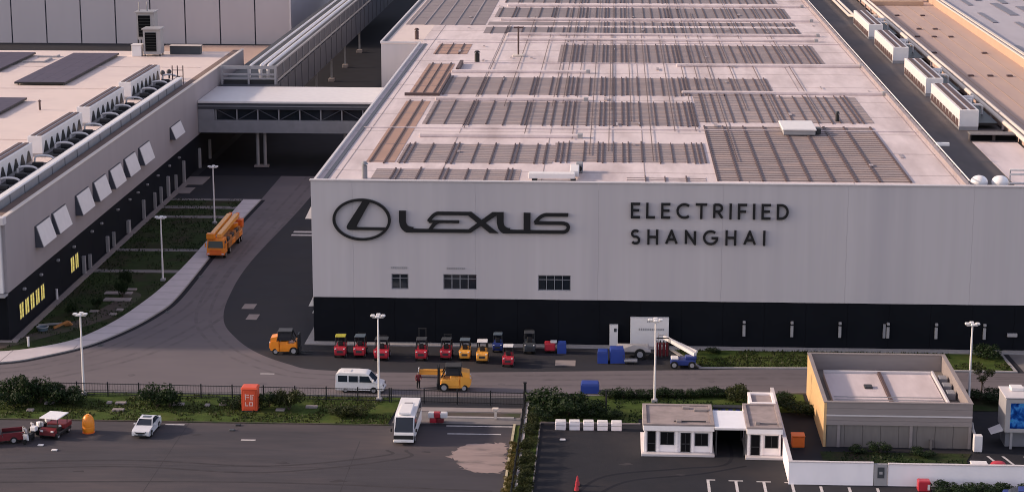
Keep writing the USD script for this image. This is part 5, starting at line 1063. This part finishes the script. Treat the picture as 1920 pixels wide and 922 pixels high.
part(t, 'body', trimesh.creation.revolve(np.array([(0.0, 0.06), (0.50, 0.06), (0.58, 0.18), (0.60, 0.55), (0.57, 0.62), (0.60, 0.70), (0.58, 1.15), (0.48, 1.5), (0.30, 1.72), (0.0, 1.76)]), sections=24), 'orange', smooth=40); part(t, 'foot', MB().cyl((0, 0, 0), (0, 0, 0.06), 0.62, 20), 'orange_deep'); part(t, 'cap', MB().cyl((0, 0, 1.76), (0, 0, 1.84), 0.14, 10), 'amber')
for k in range(5):
    x = 28.6 + 1.36 * k
    t = thing('concrete_barrier', f'white concrete block, {ORD[k]} from the left in the row of five at the yard edge', 'barrier', (x, -30.3, 0), float(rng.uniform(-3, 3)), 'white blocks in a row at the yard edge')
    part(t, 'block', MB().cbox(-0.52, 0.52, -0.42, 0.42, 0.0, 0.82, 0.06), 'white_wall'); part(t, 'top_pad', MB().cbox(-0.50, 0.50, -0.38, 0.38, 0.82, 0.9, 0.03), 'white_metal')
    part(t, 'groove', B(-0.5, 0.5, -0.43, -0.418, 0.46, 0.52), 'gray_metal')
def cone(label, x, y, m='red', s=1.0):
    t = thing('traffic_cone', label, 'cone', (x, y, 0.01), scale=s, group=None); part(t, 'cone', MB().cone((0, 0, 0.05), (0, 0, 0.95), 0.24, 0.05, 14), m, smooth=30); part(t, 'base', MB().cbox(-0.32, 0.32, -0.32, 0.32, 0, 0.05, 0.02), 'rubber'); part(t, 'band', MB().cone((0, 0, 0.45), (0, 0, 0.65), 0.155, 0.11, 14), 'white_metal', smooth=30)
cone('red traffic cone at the bottom edge of the yard, the farther of two', 30.55, -46.6, s=0.95); cone('red traffic cone at the bottom edge of the yard, the nearer of two', 30.5, -48.0, s=0.95)
t = thing('barrier_cart', 'red and white stack of plastic barriers by the entrance strip', 'barrier', (16.6, -28.7, 0)); 
for k, (x, z, m) in enumerate(((-0.6, 0, 'red'), (0.1, 0, 'red_dark'), (-0.25, 0.52, 'red'), (0.45, 0.5, 'white_metal'), (-0.75, 0.5, 'white_metal'))): part(t, 'block', MB().cbox(x - 0.33, x + 0.36, -0.4, 0.4, z, z + 0.5, 0.08), m)
t = thing('marker_post', 'short pale post with a square top on the entrance strip', 'post', (22.1, -27.6, 0.09)); part(t, 'post', B(-0.12, 0.12, -0.12, 0.12, 0, 0.9), 'cream'); part(t, 'top', MB().cbox(-0.3, 0.3, -0.25, 0.25, 0.9, 1.1, 0.03), 'cream')
t = thing('orange_box', 'orange box on the tarmac beside the guard house wall', 'box', (51.2, -34.7, 0)); part(t, 'body', MB().cbox(-0.6, 0.6, -0.6, 0.6, 0.1, 1.15, 0.08), 'orange_deep'); part(t, 'lid', MB().cbox(-0.64, 0.64, -0.64, 0.64, 1.16, 1.3, 0.05), 'orange_deep'); part(t, 'foot', B(-0.55, 0.55, -0.55, 0.55, 0, 0.1), 'dark_metal')
t = thing('condenser_unit', 'white outdoor unit against the right side of the utility block', 'air unit', (67.95, -35.4, 0)); part(t, 'casing', MB().cbox(-0.4, 0.4, -0.3, 0.4, 0.1, 1.7, 0.05), 'white_metal'); part(t, 'pipe', MB().tube([(-0.2, 0.4, 1.5), (-0.3, 1.2, 1.9), (-0.3, 1.8, 2.3)], 0.14, 8), 'gray_metal', smooth=40); part(t, 'feet', MB().box(-0.35, -0.2, -0.25, 0.35, 0, 0.1).box(0.2, 0.35, -0.25, 0.35, 0, 0.1), 'dark_metal')
def covered(label, name, x, y, w, d, h, m, cat):
    t = thing(name, label, cat, (x, y, 0)); s_ = trimesh.creation.icosphere(3, 1.0); v = s_.vertices.copy(); v = np.sign(v) * np.abs(v) ** 0.6; v[:, 2] = np.maximum(v[:, 2], -0.2); v = v * [w / 2, d / 2, h * 0.8]; v[:, 2] += 0.2 * h * 0.8
    part(t, 'cover', MB().add(v, s_.faces), m, smooth=True); part(t, 'pallet', B(-w / 2 * 0.8, w / 2 * 0.8, -d / 2 * 0.8, d / 2 * 0.8, -0.001, 0.06), 'bark')
covered('red rounded cover behind the white wall, right of the utility block', 'covered_motorbike', 68.6, -42.4, 1.6, 1.4, 1.55, 'red', 'covered bike')
t = thing('white_crate', 'small white crate beside the red cover behind the white wall', 'crate', (66.7, -43.2, 0)); part(t, 'body', MB().cbox(-0.7, 0.7, -0.5, 0.5, 0.0, 1.5, 0.05), 'white_metal'); part(t, 'lid', MB().cbox(-0.74, 0.74, -0.54, 0.54, 1.5, 1.62, 0.03), 'white_metal')
t = thing('red_drum_box', 'red box with a pale side standing before the white wall', 'box', (61.3, -46.5, 0)); part(t, 'body', MB().cbox(-0.55, 0.55, -0.45, 0.45, 0.08, 1.05, 0.08), 'red'); part(t, 'side_label', B(0.30, 0.5, -0.475, -0.451, 0.25, 0.75), 'white_metal'); part(t, 'feet', MB().box(-0.5, 0.5, -0.4, -0.25, 0, 0.08).box(-0.5, 0.5, 0.25, 0.4, 0, 0.08), 'black')
t = thing('blue_car', 'blue car cut by the bottom right corner of the picture', 'car', (70.0, -49.6, 0), 80)
part(t, 'body', MB().profile(body, sw), 'navy', smooth=35); part(t, 'cabin_glass', MB().profile(gl, lambda y, z: 0.78 - 0.30 * max(0, z - 0.95)), 'glass_car', smooth=20); part(t, 'roof', MB().profile([(-0.28, 1.37), (0.2, 1.43), (0.9, 1.42), (1.0, 1.37)], lambda y, z: 0.655), 'navy', smooth=30); car_wheels(t, 0.80, (-1.38, 1.36), 0.32)
t = thing('steel_beam', 'long orange beam lying on the apron with pale end plates', 'beam', (14.6, -13.2, 0)); part(t, 'beam', MB().box(-1.5, 1.4, -0.14, 0.14, 0.30, 0.36).box(-1.5, 1.4, -0.05, 0.05, 0.36, 0.78).box(-1.5, 1.4, -0.14, 0.14, 0.78, 0.84), 'amber')
for x in (-1.5, 1.4): part(t, 'end_plate', B(x - 0.05, x + 0.05, -0.25, 0.25, 0.0, 1.0), 'white_metal')
t = thing('bollard_post', 'short white post at the pavement near the annex corner', 'bollard', (-31.6, -3.6, 0)); part(t, 'post', MB().cyl((0, 0, 0), (0, 0, 1.1), 0.13, 10), 'white_metal', smooth=30); part(t, 'cap', MB().cyl((0, 0, 1.1), (0, 0, 1.16), 0.16, 10), 'white_metal')
t = thing('digger_arm', 'small orange machine arm lying on the dark lawn near the annex corner', 'machine', (-30.0, 4.6, 0.06), 20)
part(t, 'boom', MB().bar((-1.0, -0.8, 0.25), (0.7, 0.3, 0.6), 0.2, 0.24), 'rust'); part(t, 'arm', MB().bar((0.7, 0.3, 0.6), (1.2, 0.1, 0.2), 0.18, 0.18), 'rust'); part(t, 'base', MB().cbox(0.3, 1.1, 0.4, 1.2, 0, 0.4, 0.08), 'rust'); part(t, 'frame', MB().bar((-2.6, 1.4, 0.15), (0.4, 1.0, 0.25), 0.18), 'gray_metal')
t = thing('water_tub', 'pale blue tub on the dark lawn by the annex base', 'tub', (-31.9, 3.2, 0.06)); part(t, 'tub', trimesh.creation.revolve(np.array([(0.0, 0.02), (0.55, 0.02), (0.7, 0.45), (0.62, 0.45), (0.5, 0.08), (0.0, 0.08)]), sections=18), 'slate_blue', smooth=30); part(t, 'rim', trimesh.creation.torus(0.66, 0.05).apply_translation([0, 0, 0.45]), 'gray_metal', smooth=True)
for k, (x, y, w) in enumerate(((-17.3, -24.5, 0.5), (-16.1, -24.6, 1.1), (-10.3, -24.7, 1.4), (-7.2, -24.9, 0.5), (-5.7, -24.5, 0.7), (3.4, -24.9, 1.2), (-15.8, -26.9, 1.2), (-23.3, -25.0, 1.0), (-24.6, -27.4, 0.7), (0.4, -26.0, 0.9))):
    single('paving_stone', MB().cbox(x - w / 2, x + w / 2, y - 0.3, y + 0.3, 0.09, 0.30, 0.04), 'concrete_worn', 'flat pale stone in the left verge, ' + ['left of the close pair', 'right of the close pair', 'long one right of the rounded shrub', 'small one left of the red orange cabin', 'nearest the left side of the red orange cabin', 'long one right of the olive green bush', 'nearest the kerb', 'under the tall dark shrub clump', 'nearest the picture edge by the kerb', 'just right of the red orange cabin'][k], 'stone', 'stones on the left verge')
for x, y, m, lab in ((-3.0, -30.8, 'black', 'dark rag on the left lot, nearer the verge'), (-3.3, -32.4, 'charcoal', 'dark rag on the left lot, farther from the verge'), (28.9, -33.8, 'white_metal', 'small white scrap on the dark yard before the white blocks'), (-18.9, -39.3, 'white_metal', 'small white scrap on the left lot near the parked carts'), (-20.6, -37.9, 'white_metal', 'second white scrap close to the parked carts')):
    single('litter', MB().cbox(x - 0.28, x + 0.28, y - 0.2, y + 0.2, 0.01, 0.14, 0.05), m, lab, 'litter')

# carts at the left edge of the lot
t = thing('canopy_cart', 'dark red utility cart with a flat white canopy in the left lot', 'utility cart', (-20.1, -34.6, 0), -12)
part(t, 'chassis', MB().cbox(-0.95, 0.95, -1.5, 1.6, 0.3, 0.62, 0.06), 'black'); part(t, 'front_cowl', MB().hull([(sx * w, y, z) for sx in (-1, 1) for w, y, z in ((0.8, -1.65, 0.45), (0.8, -1.6, 0.9), (0.78, -1.1, 1.1), (0.8, -1.1, 0.45))]), 'red_dark', smooth=20); part(t, 'cargo_bed', MB().cbox(-0.95, 0.95, 0.2, 1.7, 0.62, 1.1, 0.05), 'red_dark'); part(t, 'bench', MB().cbox(-0.7, 0.7, -0.5, 0.1, 0.62, 1.0, 0.05), 'black')
part(t, 'canopy', MB().cbox(-0.98, 0.98, -1.25, 1.1, 1.95, 2.05, 0.04), 'white_paint')
for sx in (-1, 1):
    part(t, 'canopy_post', MB().bar((sx * 0.85, -1.2, 1.0), (sx * 0.88, -1.05, 1.96), 0.06), 'black'); part(t, 'canopy_post', MB().bar((sx * 0.85, 0.9, 1.0), (sx * 0.88, 0.9, 1.96), 0.06), 'black'); part(t, 'headlight', MB().cbox(sx * 0.55 - 0.14, sx * 0.55 + 0.14, -1.69, -1.58, 0.78, 0.95, 0.03), 'white_metal'); part(t, 'mirror', MB().cbox(sx * 1.1 - 0.12, sx * 1.1 + 0.12, -1.1, -1.0, 1.25, 1.45, 0.03), 'white_metal')
car_wheels(t, 0.82, (-1.1, 1.1), 0.32)
def scooter(label, x, y, rot):
    t = thing('motor_scooter', label, 'scooter', (x, y, 0), rot); part(t, 'body', MB().hull([(sx * 0.17, yy, z) for sx in (-1, 1) for yy, z in ((-0.1, 0.35), (0.75, 0.4), (0.8, 0.8), (0.05, 0.75))]), 'black', smooth=20); part(t, 'front_shield', MB().hull([(sx * w, yy, z) for sx in (-1, 1) for w, yy, z in ((0.26, -0.55, 0.35), (0.2, -0.75, 0.95), (0.24, -0.5, 0.95), (0.26, -0.45, 0.35))]), 'white_paint', smooth=20)
    part(t, 'floor', B(-0.2, 0.2, -0.5, 0.1, 0.28, 0.38), 'black'); part(t, 'top_box', MB().cbox(-0.3, 0.3, 0.7, 1.25, 0.85, 1.3, 0.06), 'white_paint'); part(t, 'handlebar', MB().cyl((-0.36, -0.6, 1.05), (0.36, -0.6, 1.05), 0.04, 6), 'black')
    for y_ in (-0.75, 0.7): part(t, 'wheel', MB().cyl((-0.06, y_, 0.25), (0.06, y_, 0.25), 0.25, 14), 'rubber', smooth=30)
scooter('black and white scooter, farthest of the three beside the canopy cart', -22.0, -33.6, -60); scooter('black and white scooter in the middle of the three beside the canopy cart', -22.3, -35.2, -50); scooter('black and white scooter, nearest of the three beside the canopy cart', -22.0, -36.9, -15)
t = thing('pickup_truck', 'dark red pickup with an open bed, cut by the left picture edge', 'pickup', (-24.9, -37.2, 0), -70)
part(t, 'body', MB().profile([(-2.4, 0.4), (-2.42, 0.8), (-2.1, 0.95), (-1.2, 1.02), (0.3, 1.05), (0.35, 0.75), (2.3, 0.75), (2.4, 0.7), (2.4, 0.4)], lambda y, z: 0.88), 'red_dark', smooth=25); part(t, 'cab', MB().profile([(-1.2, 1.0), (-0.6, 1.6), (0.2, 1.62), (0.3, 1.0)], lambda y, z: 0.84 - 0.2 * max(0, z - 1.0)), 'glass_car', smooth=20); part(t, 'roof', MB().cbox(-0.7, 0.7, -0.62, 0.22, 1.6, 1.68, 0.03), 'red_dark')
for sx in (-1, 1): part(t, 'bed_side', B(sx * 0.85 - 0.04, sx * 0.85 + 0.04, 0.4, 2.38, 0.75, 1.12), 'red_dark')
part(t, 'tailgate', B(-0.8, 0.8, 2.33, 2.4, 0.75, 1.12), 'gray_metal'); part(t, 'bed_floor', B(-0.8, 0.8, 0.4, 2.3, 0.751, 0.80), 'black'); car_wheels(t, 0.78, (-1.45, 1.4), 0.35)

# ------------------------------------------------------------------ the person by the large forklift
def limb(pairs, res=0.035):
    m = None
    for a, ra, b, rb in pairs:
        pts = []
        for c, r in ((a, ra), (b, rb)):
            s_ = trimesh.creation.icosphere(1, r); pts.append(s_.vertices + np.asarray(c))
        h_ = manifold3d.Manifold.hull_points(np.vstack(pts)); m = h_ if m is None else m + h_
    o = m.refine_to_length(res).to_mesh(); tm = trimesh.Trimesh(o.vert_properties[:, :3], o.tri_verts); trimesh.smoothing.filter_taubin(tm, iterations=6); return tm
pp = thing('person', 'person in dark red jacket standing on the road left of the large orange forklift', 'person', (13.45, -17.3, 0), 20)
hip, kn, an_ = [(-0.10, 0, 0.90), (0.10, 0.0, 0.90)], [(-0.11, -0.04, 0.49), (0.12, 0.06, 0.50)], [(-0.12, 0.03, 0.08), (0.13, 0.02, 0.08)]
sh, el, wr = [(-0.20, 0, 1.40), (0.20, 0, 1.40)], [(-0.27, 0.02, 1.12), (0.30, -0.06, 1.15)], [(-0.26, -0.10, 0.88), (0.22, -0.26, 1.05)]
bones = [((0, 0, 1.0), 0.14, (0, 0, 1.3), 0.15), ((0, 0, 1.3), 0.15, (0, -0.01, 1.48), 0.07), ((0, -0.01, 1.46), 0.055, (0, -0.02, 1.57), 0.055), ((0, -0.02, 1.60), 0.085, (0, -0.01, 1.67), 0.095)]
for k in (0, 1):
    bones += [((0, 0, 1.0), 0.13, hip[k], 0.10), (hip[k], 0.095, kn[k], 0.062), (kn[k], 0.06, an_[k], 0.045), (an_[k], 0.045, (an_[k][0], an_[k][1] - 0.17, 0.05), 0.04), ((0, 0, 1.38), 0.11, sh[k], 0.065), (sh[k], 0.06, el[k], 0.048), (el[k], 0.045, wr[k], 0.034)]
    d = np.array(wr[k]) - np.array(el[k]); d /= np.linalg.norm(d); palm = np.array(wr[k]) + d * 0.08; bones.append((wr[k], 0.03, tuple(palm), 0.036))
    for j in range(4): f0 = palm + np.array([(j - 1.5) * 0.017, 0, 0]); bones.append((tuple(f0), 0.010, tuple(f0 + d * (0.075 - 0.008 * abs(j - 1.3)) + np.array([0, -0.02, 0])), 0.008))
    bones.append((tuple(palm - d * 0.04 + np.array([0.03 * (1 - 2 * k), -0.01, 0])), 0.011, tuple(palm + d * 0.02 + np.array([0.055 * (1 - 2 * k), -0.03, 0])), 0.009))
bones.append(((0, -0.115, 1.625), 0.012, (0, -0.10, 1.655), 0.010))
bd = part(pp, 'body', limb(bones), 'skin', smooth=True)
jk = [((0, 0, 0.92), 0.165, (0, 0, 1.3), 0.175), ((0, 0, 1.3), 0.17, (0, 0, 1.45), 0.10)]
for k in (0, 1): jk += [((0, 0, 1.38), 0.13, sh[k], 0.085), (sh[k], 0.08, el[k], 0.066), (el[k], 0.064, wr[k], 0.05)]
part(pp, 'jacket', limb(jk), 'red_dark', smooth=True)
tr = []
for k in (0, 1): tr += [((0, 0, 0.98), 0.145, hip[k], 0.118), (hip[k], 0.115, kn[k], 0.082), (kn[k], 0.08, an_[k], 0.064)]
part(pp, 'trousers', limb(tr), 'black', smooth=True)
part(pp, 'shoes', limb([(an_[0], 0.055, (an_[0][0], an_[0][1] - 0.19, 0.052), 0.05)]) + limb([(an_[1], 0.055, (an_[1][0], an_[1][1] - 0.19, 0.052), 0.05)]), 'black', smooth=True)
hr = trimesh.creation.icosphere(3, 0.112); hr = hr.slice_plane([0, -0.02, 0.0], [0, 0.45, 0.9]); hr.apply_translation([0, -0.005, 1.655]); part(pp, 'hair', MB().mesh(hr), 'black', smooth=True)

# ------------------------------------------------------------------ shrubs and trees
def foliage(n, lobes, size, seed):
    """n small leaves on and in the lobes (centre, radii), facing mostly outwards."""
    r = np.random.default_rng(seed); k = r.integers(0, len(lobes), n)
    c = np.array([l[0] for l in lobes])[k]; rad = np.array([l[1] for l in lobes])[k]
    d = r.normal(size=(n, 3)); d /= np.linalg.norm(d, axis=1, keepdims=True)
    p = c + d * rad * (r.uniform(0.35, 1.08, n) ** 0.55)[:, None]; p[:, 2] = np.maximum(p[:, 2], 0.03)
    nn = d + r.normal(scale=0.7, size=(n, 3)); nn /= np.linalg.norm(nn, axis=1, keepdims=True)
    a = np.cross(nn, r.normal(size=(n, 3))); a /= np.linalg.norm(a, axis=1, keepdims=True); b = np.cross(nn, a)
    s = (size * r.uniform(0.6, 1.5, n))[:, None]
    v = np.stack([p - a * s, p + b * s * 0.5, p + a * s, p - b * s * 0.5], 1).reshape(-1, 3)
    i = np.arange(n)[:, None] * 4
    return v, np.vstack([i + [0, 1, 2], i + [0, 2, 3]])

def make_shrub(seed, leaf, w, h, n, size, label, loc, kind='shrub', group=None):
    r = np.random.default_rng(seed + 100)
    t = thing(kind, label, 'shrub', loc, group=group)
    lobes = [((r.uniform(-.5, .5) * w, r.uniform(-.5, .5) * w * 0.8, r.uniform(0.35, 0.72) * h), np.array([r.uniform(0.22, 0.42) * w, r.uniform(0.22, 0.42) * w, r.uniform(0.2, 0.36) * h])) for _ in range(9)]
    part(t, 'foliage', foliage(n, lobes, size, seed), leaf)
    st = MB()
    for k in range(5): st.cone((r.uniform(-.1, .1), r.uniform(-.1, .1), 0), (r.uniform(-.4, .4) * w, r.uniform(-.4, .4) * w, 0.55 * h), 0.035, 0.015, 5)
    part(t, 'stem', st, 'bark'); return t
protos = {}
def shrub(leaf, x, y, w, h, label, group=None, z=0.07):
    """Six grown forms, set out again and again at different sizes and turns."""
    f_ = int(rng.integers(0, 3)); key = (leaf, f_); sc = (w / 1.6, w / 1.6, h / 1.5)
    if key not in protos:
        protos[key] = '/World/shrub'
        t = make_shrub(len(protos) * 7 + 3, leaf, 1.6, 1.5, 1500, 0.085, label, (x, y, z), group=group)
        UsdGeom.Xformable(stage.GetPrimAtPath(t)).AddScaleOp().Set(Gf.Vec3f(*sc)); protos[key] = t
    else: dup(protos[key], label, 'shrub', (x, y, z), float(rng.uniform(0, 360)), group, sc)
for x, y, w, h, lab in ((-27.4, -24.3, 2.6, 2.4, 'tall dark shrub, leftmost on the left verge'), (-25.6, -24.6, 2.2, 3.0, 'tallest dark shrub of the left verge clump'), (-24.3, -24.9, 1.9, 2.6, 'dark shrub at the right end of the tall left clump'), (-26.5, -26.2, 2.4, 1.8, 'low dark shrub before the tall left clump'), (-22.4, -24.4, 2.6, 1.9, 'dark shrub between the tall clump and the left lamp post'), (-20.9, -25.0, 2.2, 1.5, 'low dark shrub in front of the left lamp post'), (-12.2, -25.3, 2.7, 2.2, 'large rounded dark shrub on the verge behind the silver saloon'), (-11.0, -25.4, 1.8, 1.7, 'smaller dark shrub touching the rounded one behind the saloon'), (-4.6, -25.4, 1.7, 1.2, 'low dark shrub left of the red orange cabin'), (-0.9, -24.8, 2.0, 1.6, 'dark shrub right behind the red orange cabin'), (27.2, -25.3, 3.4, 2.5, 'big dark shrub at the corner of the black fences'), (29.3, -25.8, 3.2, 2.2, 'big dark shrub before the blue crate on the road edge'), (31.4, -26.2, 2.4, 1.7, 'dark shrub right of the big pair by the fence corner'), (27.0, -27.6, 2.0, 1.2, 'low dark shrub at the yard edge by the fence corner'), (33.5, -26.9, 1.6, 1.0, 'low dark shrub near the slim post left of the guard house')):
    shrub('leaf_dark', x, y, w, h, lab)
for x, y, w, h, lab in ((1.2, -25.6, 2.2, 2.3, 'olive green bush standing upright right of the red orange cabin'), (6.6, -27.6, 2.0, 1.1, 'low olive bush on the verge, left of the pair before the van'), (8.6, -27.3, 2.2, 1.2, 'low olive bush on the verge, right of the pair before the van')):
    shrub('leaf_mid', x, y, w, h, lab)
for k, x in enumerate(np.arange(33.4, 46.8, 1.32)):
    shrub('leaf_dark', x, -20.1 + 0.10 * (x - 33) + rng.uniform(-.15, .15), 1.5, rng.uniform(0.7, 1.15), f'dark shrub, {ORD[k]} from the left in the hedge row behind the guard house', 'hedge row behind the guard house')
shrub('leaf_mid', 46.3, -20.6, 2.2, 1.7, 'fuller mid green shrub at the right end of the hedge row behind the guard house')
for k, y in enumerate(np.arange(-29.6, -52, -2.05)):
    shrub('leaf_mid', 25.85, y, 1.25, rng.uniform(0.9, 1.4), f'green shrub right of the divider fence, {ORD[k]} from its far end', 'shrubs along the right of the divider fence')
for k, y in enumerate(np.arange(-36.4, -50, -1.9)):
    shrub('leaf_yellow', 24.5, y, 0.9, rng.uniform(0.6, 1.0), f'yellowish shrub left of the divider fence, {ORD[k]} from its far end', 'yellowish shrubs along the left of the divider fence')
for x, y, w, h, lab in ((56.6, -36.2, 1.3, 0.6, 'low dark shrub before the utility block, left of three'), (58.6, -36.2, 1.5, 0.95, 'low dark shrub before the utility block, middle of three'), (62.5, -37.0, 1.6, 0.7, 'low dark shrub before the utility block, right of three'), (70.0, -18.8, 2.2, 1.1, 'dark shrub at the foot of the young tree, left one'), (72.6, -19.6, 2.6, 1.2, 'dark shrub at the foot of the young tree, right one'), (74.4, -3.2, 2.6, 1.6, 'dark shrub on the grass island at the far right'), (44.7, -2.6, 1.2, 0.7, 'small dark shrub on the left part of the grass island'), (52.3, -24.5, 2.6, 1.3, 'dark shrub between the boundary wall and the utility block'), (51.0, -21.5, 2.2, 1.3, 'dark shrub behind the boundary wall by the road')):
    shrub('leaf_dark', x, y, w, h, lab)
for k, x in enumerate(np.arange(63.0, 69.5, 1.5)):
    shrub('leaf_dark', x, -47.2 - 0.25 * (k % 2), 1.9, 0.9, f'dark low shrub at the foot of the front white wall, {ORD[k]} from the left', 'low shrubs before the front white wall')
for k, (x, y, h) in enumerate(((-26.4, 19.0, 2.2), (-27.0, 23.5, 2.4), (-30.4, 10.2, 1.6), (-28.2, 13.6, 1.4))):
    shrub('leaf_dark', x, y, 1.1, h, ['thin dark sapling on the lawn strip, nearest the pavement slabs', 'tallest thin sapling on the lawn strip, beside the first cross path', 'thin sapling on the lawn strip, nearest the picture edge and the annex', 'shortest thin sapling in the middle of the near lawn strip'][k], 'saplings on the lawn strip')
# young tree
tt = thing('young_tree', 'young sparse tree by the road, right of the utility block', 'tree', (71.4, -17.6, 0.05))
tk = MB().cone((0, 0, 0), (0.05, 0, 1.7), 0.09, 0.06, 8); ends = []
r_ = np.random.default_rng(5)
for k in range(9):
    a = k * 2.4; e = np.array([math.cos(a) * r_.uniform(0.5, 1.0), math.sin(a) * r_.uniform(0.5, 1.0), r_.uniform(2.1, 3.3)]); tk.cone((0.05, 0, 1.2 + 0.06 * k), tuple(e), 0.035, 0.012, 5); ends.append(e)
part(tt, 'trunk', tk, 'bark'); part(tt, 'crown', foliage(900, [(e, np.array([0.42, 0.42, 0.32])) for e in ends], 0.09, 11), 'leaf_mid')
part(tt, 'stake', MB().bar((0.5, 0, 0), (0.1, 0, 1.5), 0.05), 'bark')
# loose ground cover on the verges, too fine to count
def cover(name, polys, n, z, leaf, seed, label):
    r = np.random.default_rng(seed); pts = []
    for pg in polys:
        x0, y0, x1, y1 = pg.bounds; m = int(n * pg.area / sum(p.area for p in polys)); c = 0
        while c < m:
            p = (r.uniform(x0, x1), r.uniform(y0, y1))
            if pg.contains(Point(p)): pts.append(p); c += 1
    pts = np.array(pts); q = meshkit.fbm(np.c_[pts * 0.35, np.zeros(len(pts))], 3, seed); pts = pts[q > 0.42]; k = len(pts)
    h = r.uniform(0.03, 0.22, k); a = r.uniform(0, 2 * np.pi, k); w = r.uniform(0.04, 0.10, k); d = np.c_[np.cos(a), np.sin(a), np.zeros(k)] * w[:, None]; p3 = np.c_[pts, np.full(k, z)]
    tip = p3 + np.c_[r.normal(scale=0.06, size=(k, 2)), h]; v = np.stack([p3 - d, p3 + d, tip + 0.6 * d, tip - 0.6 * d], 1).reshape(-1, 3); i = np.arange(k)[:, None] * 4
    struct(name, (v, np.vstack([i + [0, 1, 2], i + [0, 2, 3]])), leaf, kind='stuff', label=label, cat='grass')
cover('grass_tufts', [verge_l.intersection(sbox(-32, -30, 13, -20))], 9000, 0.09, 'leaf_mid', 1, 'loose grass tufts over the left verge')
cover('grass_tufts', [verge_r, sbox(53.3, -44.8, 66.4, -36.2)], 6000, 0.07, 'leaf_dark', 2, 'loose dark ground cover beside the guard house and utility block')
cover('grass_tufts', [island], 6000, 0.09, 'leaf_mid', 3, 'loose grass tufts over the long island at the hall foot')
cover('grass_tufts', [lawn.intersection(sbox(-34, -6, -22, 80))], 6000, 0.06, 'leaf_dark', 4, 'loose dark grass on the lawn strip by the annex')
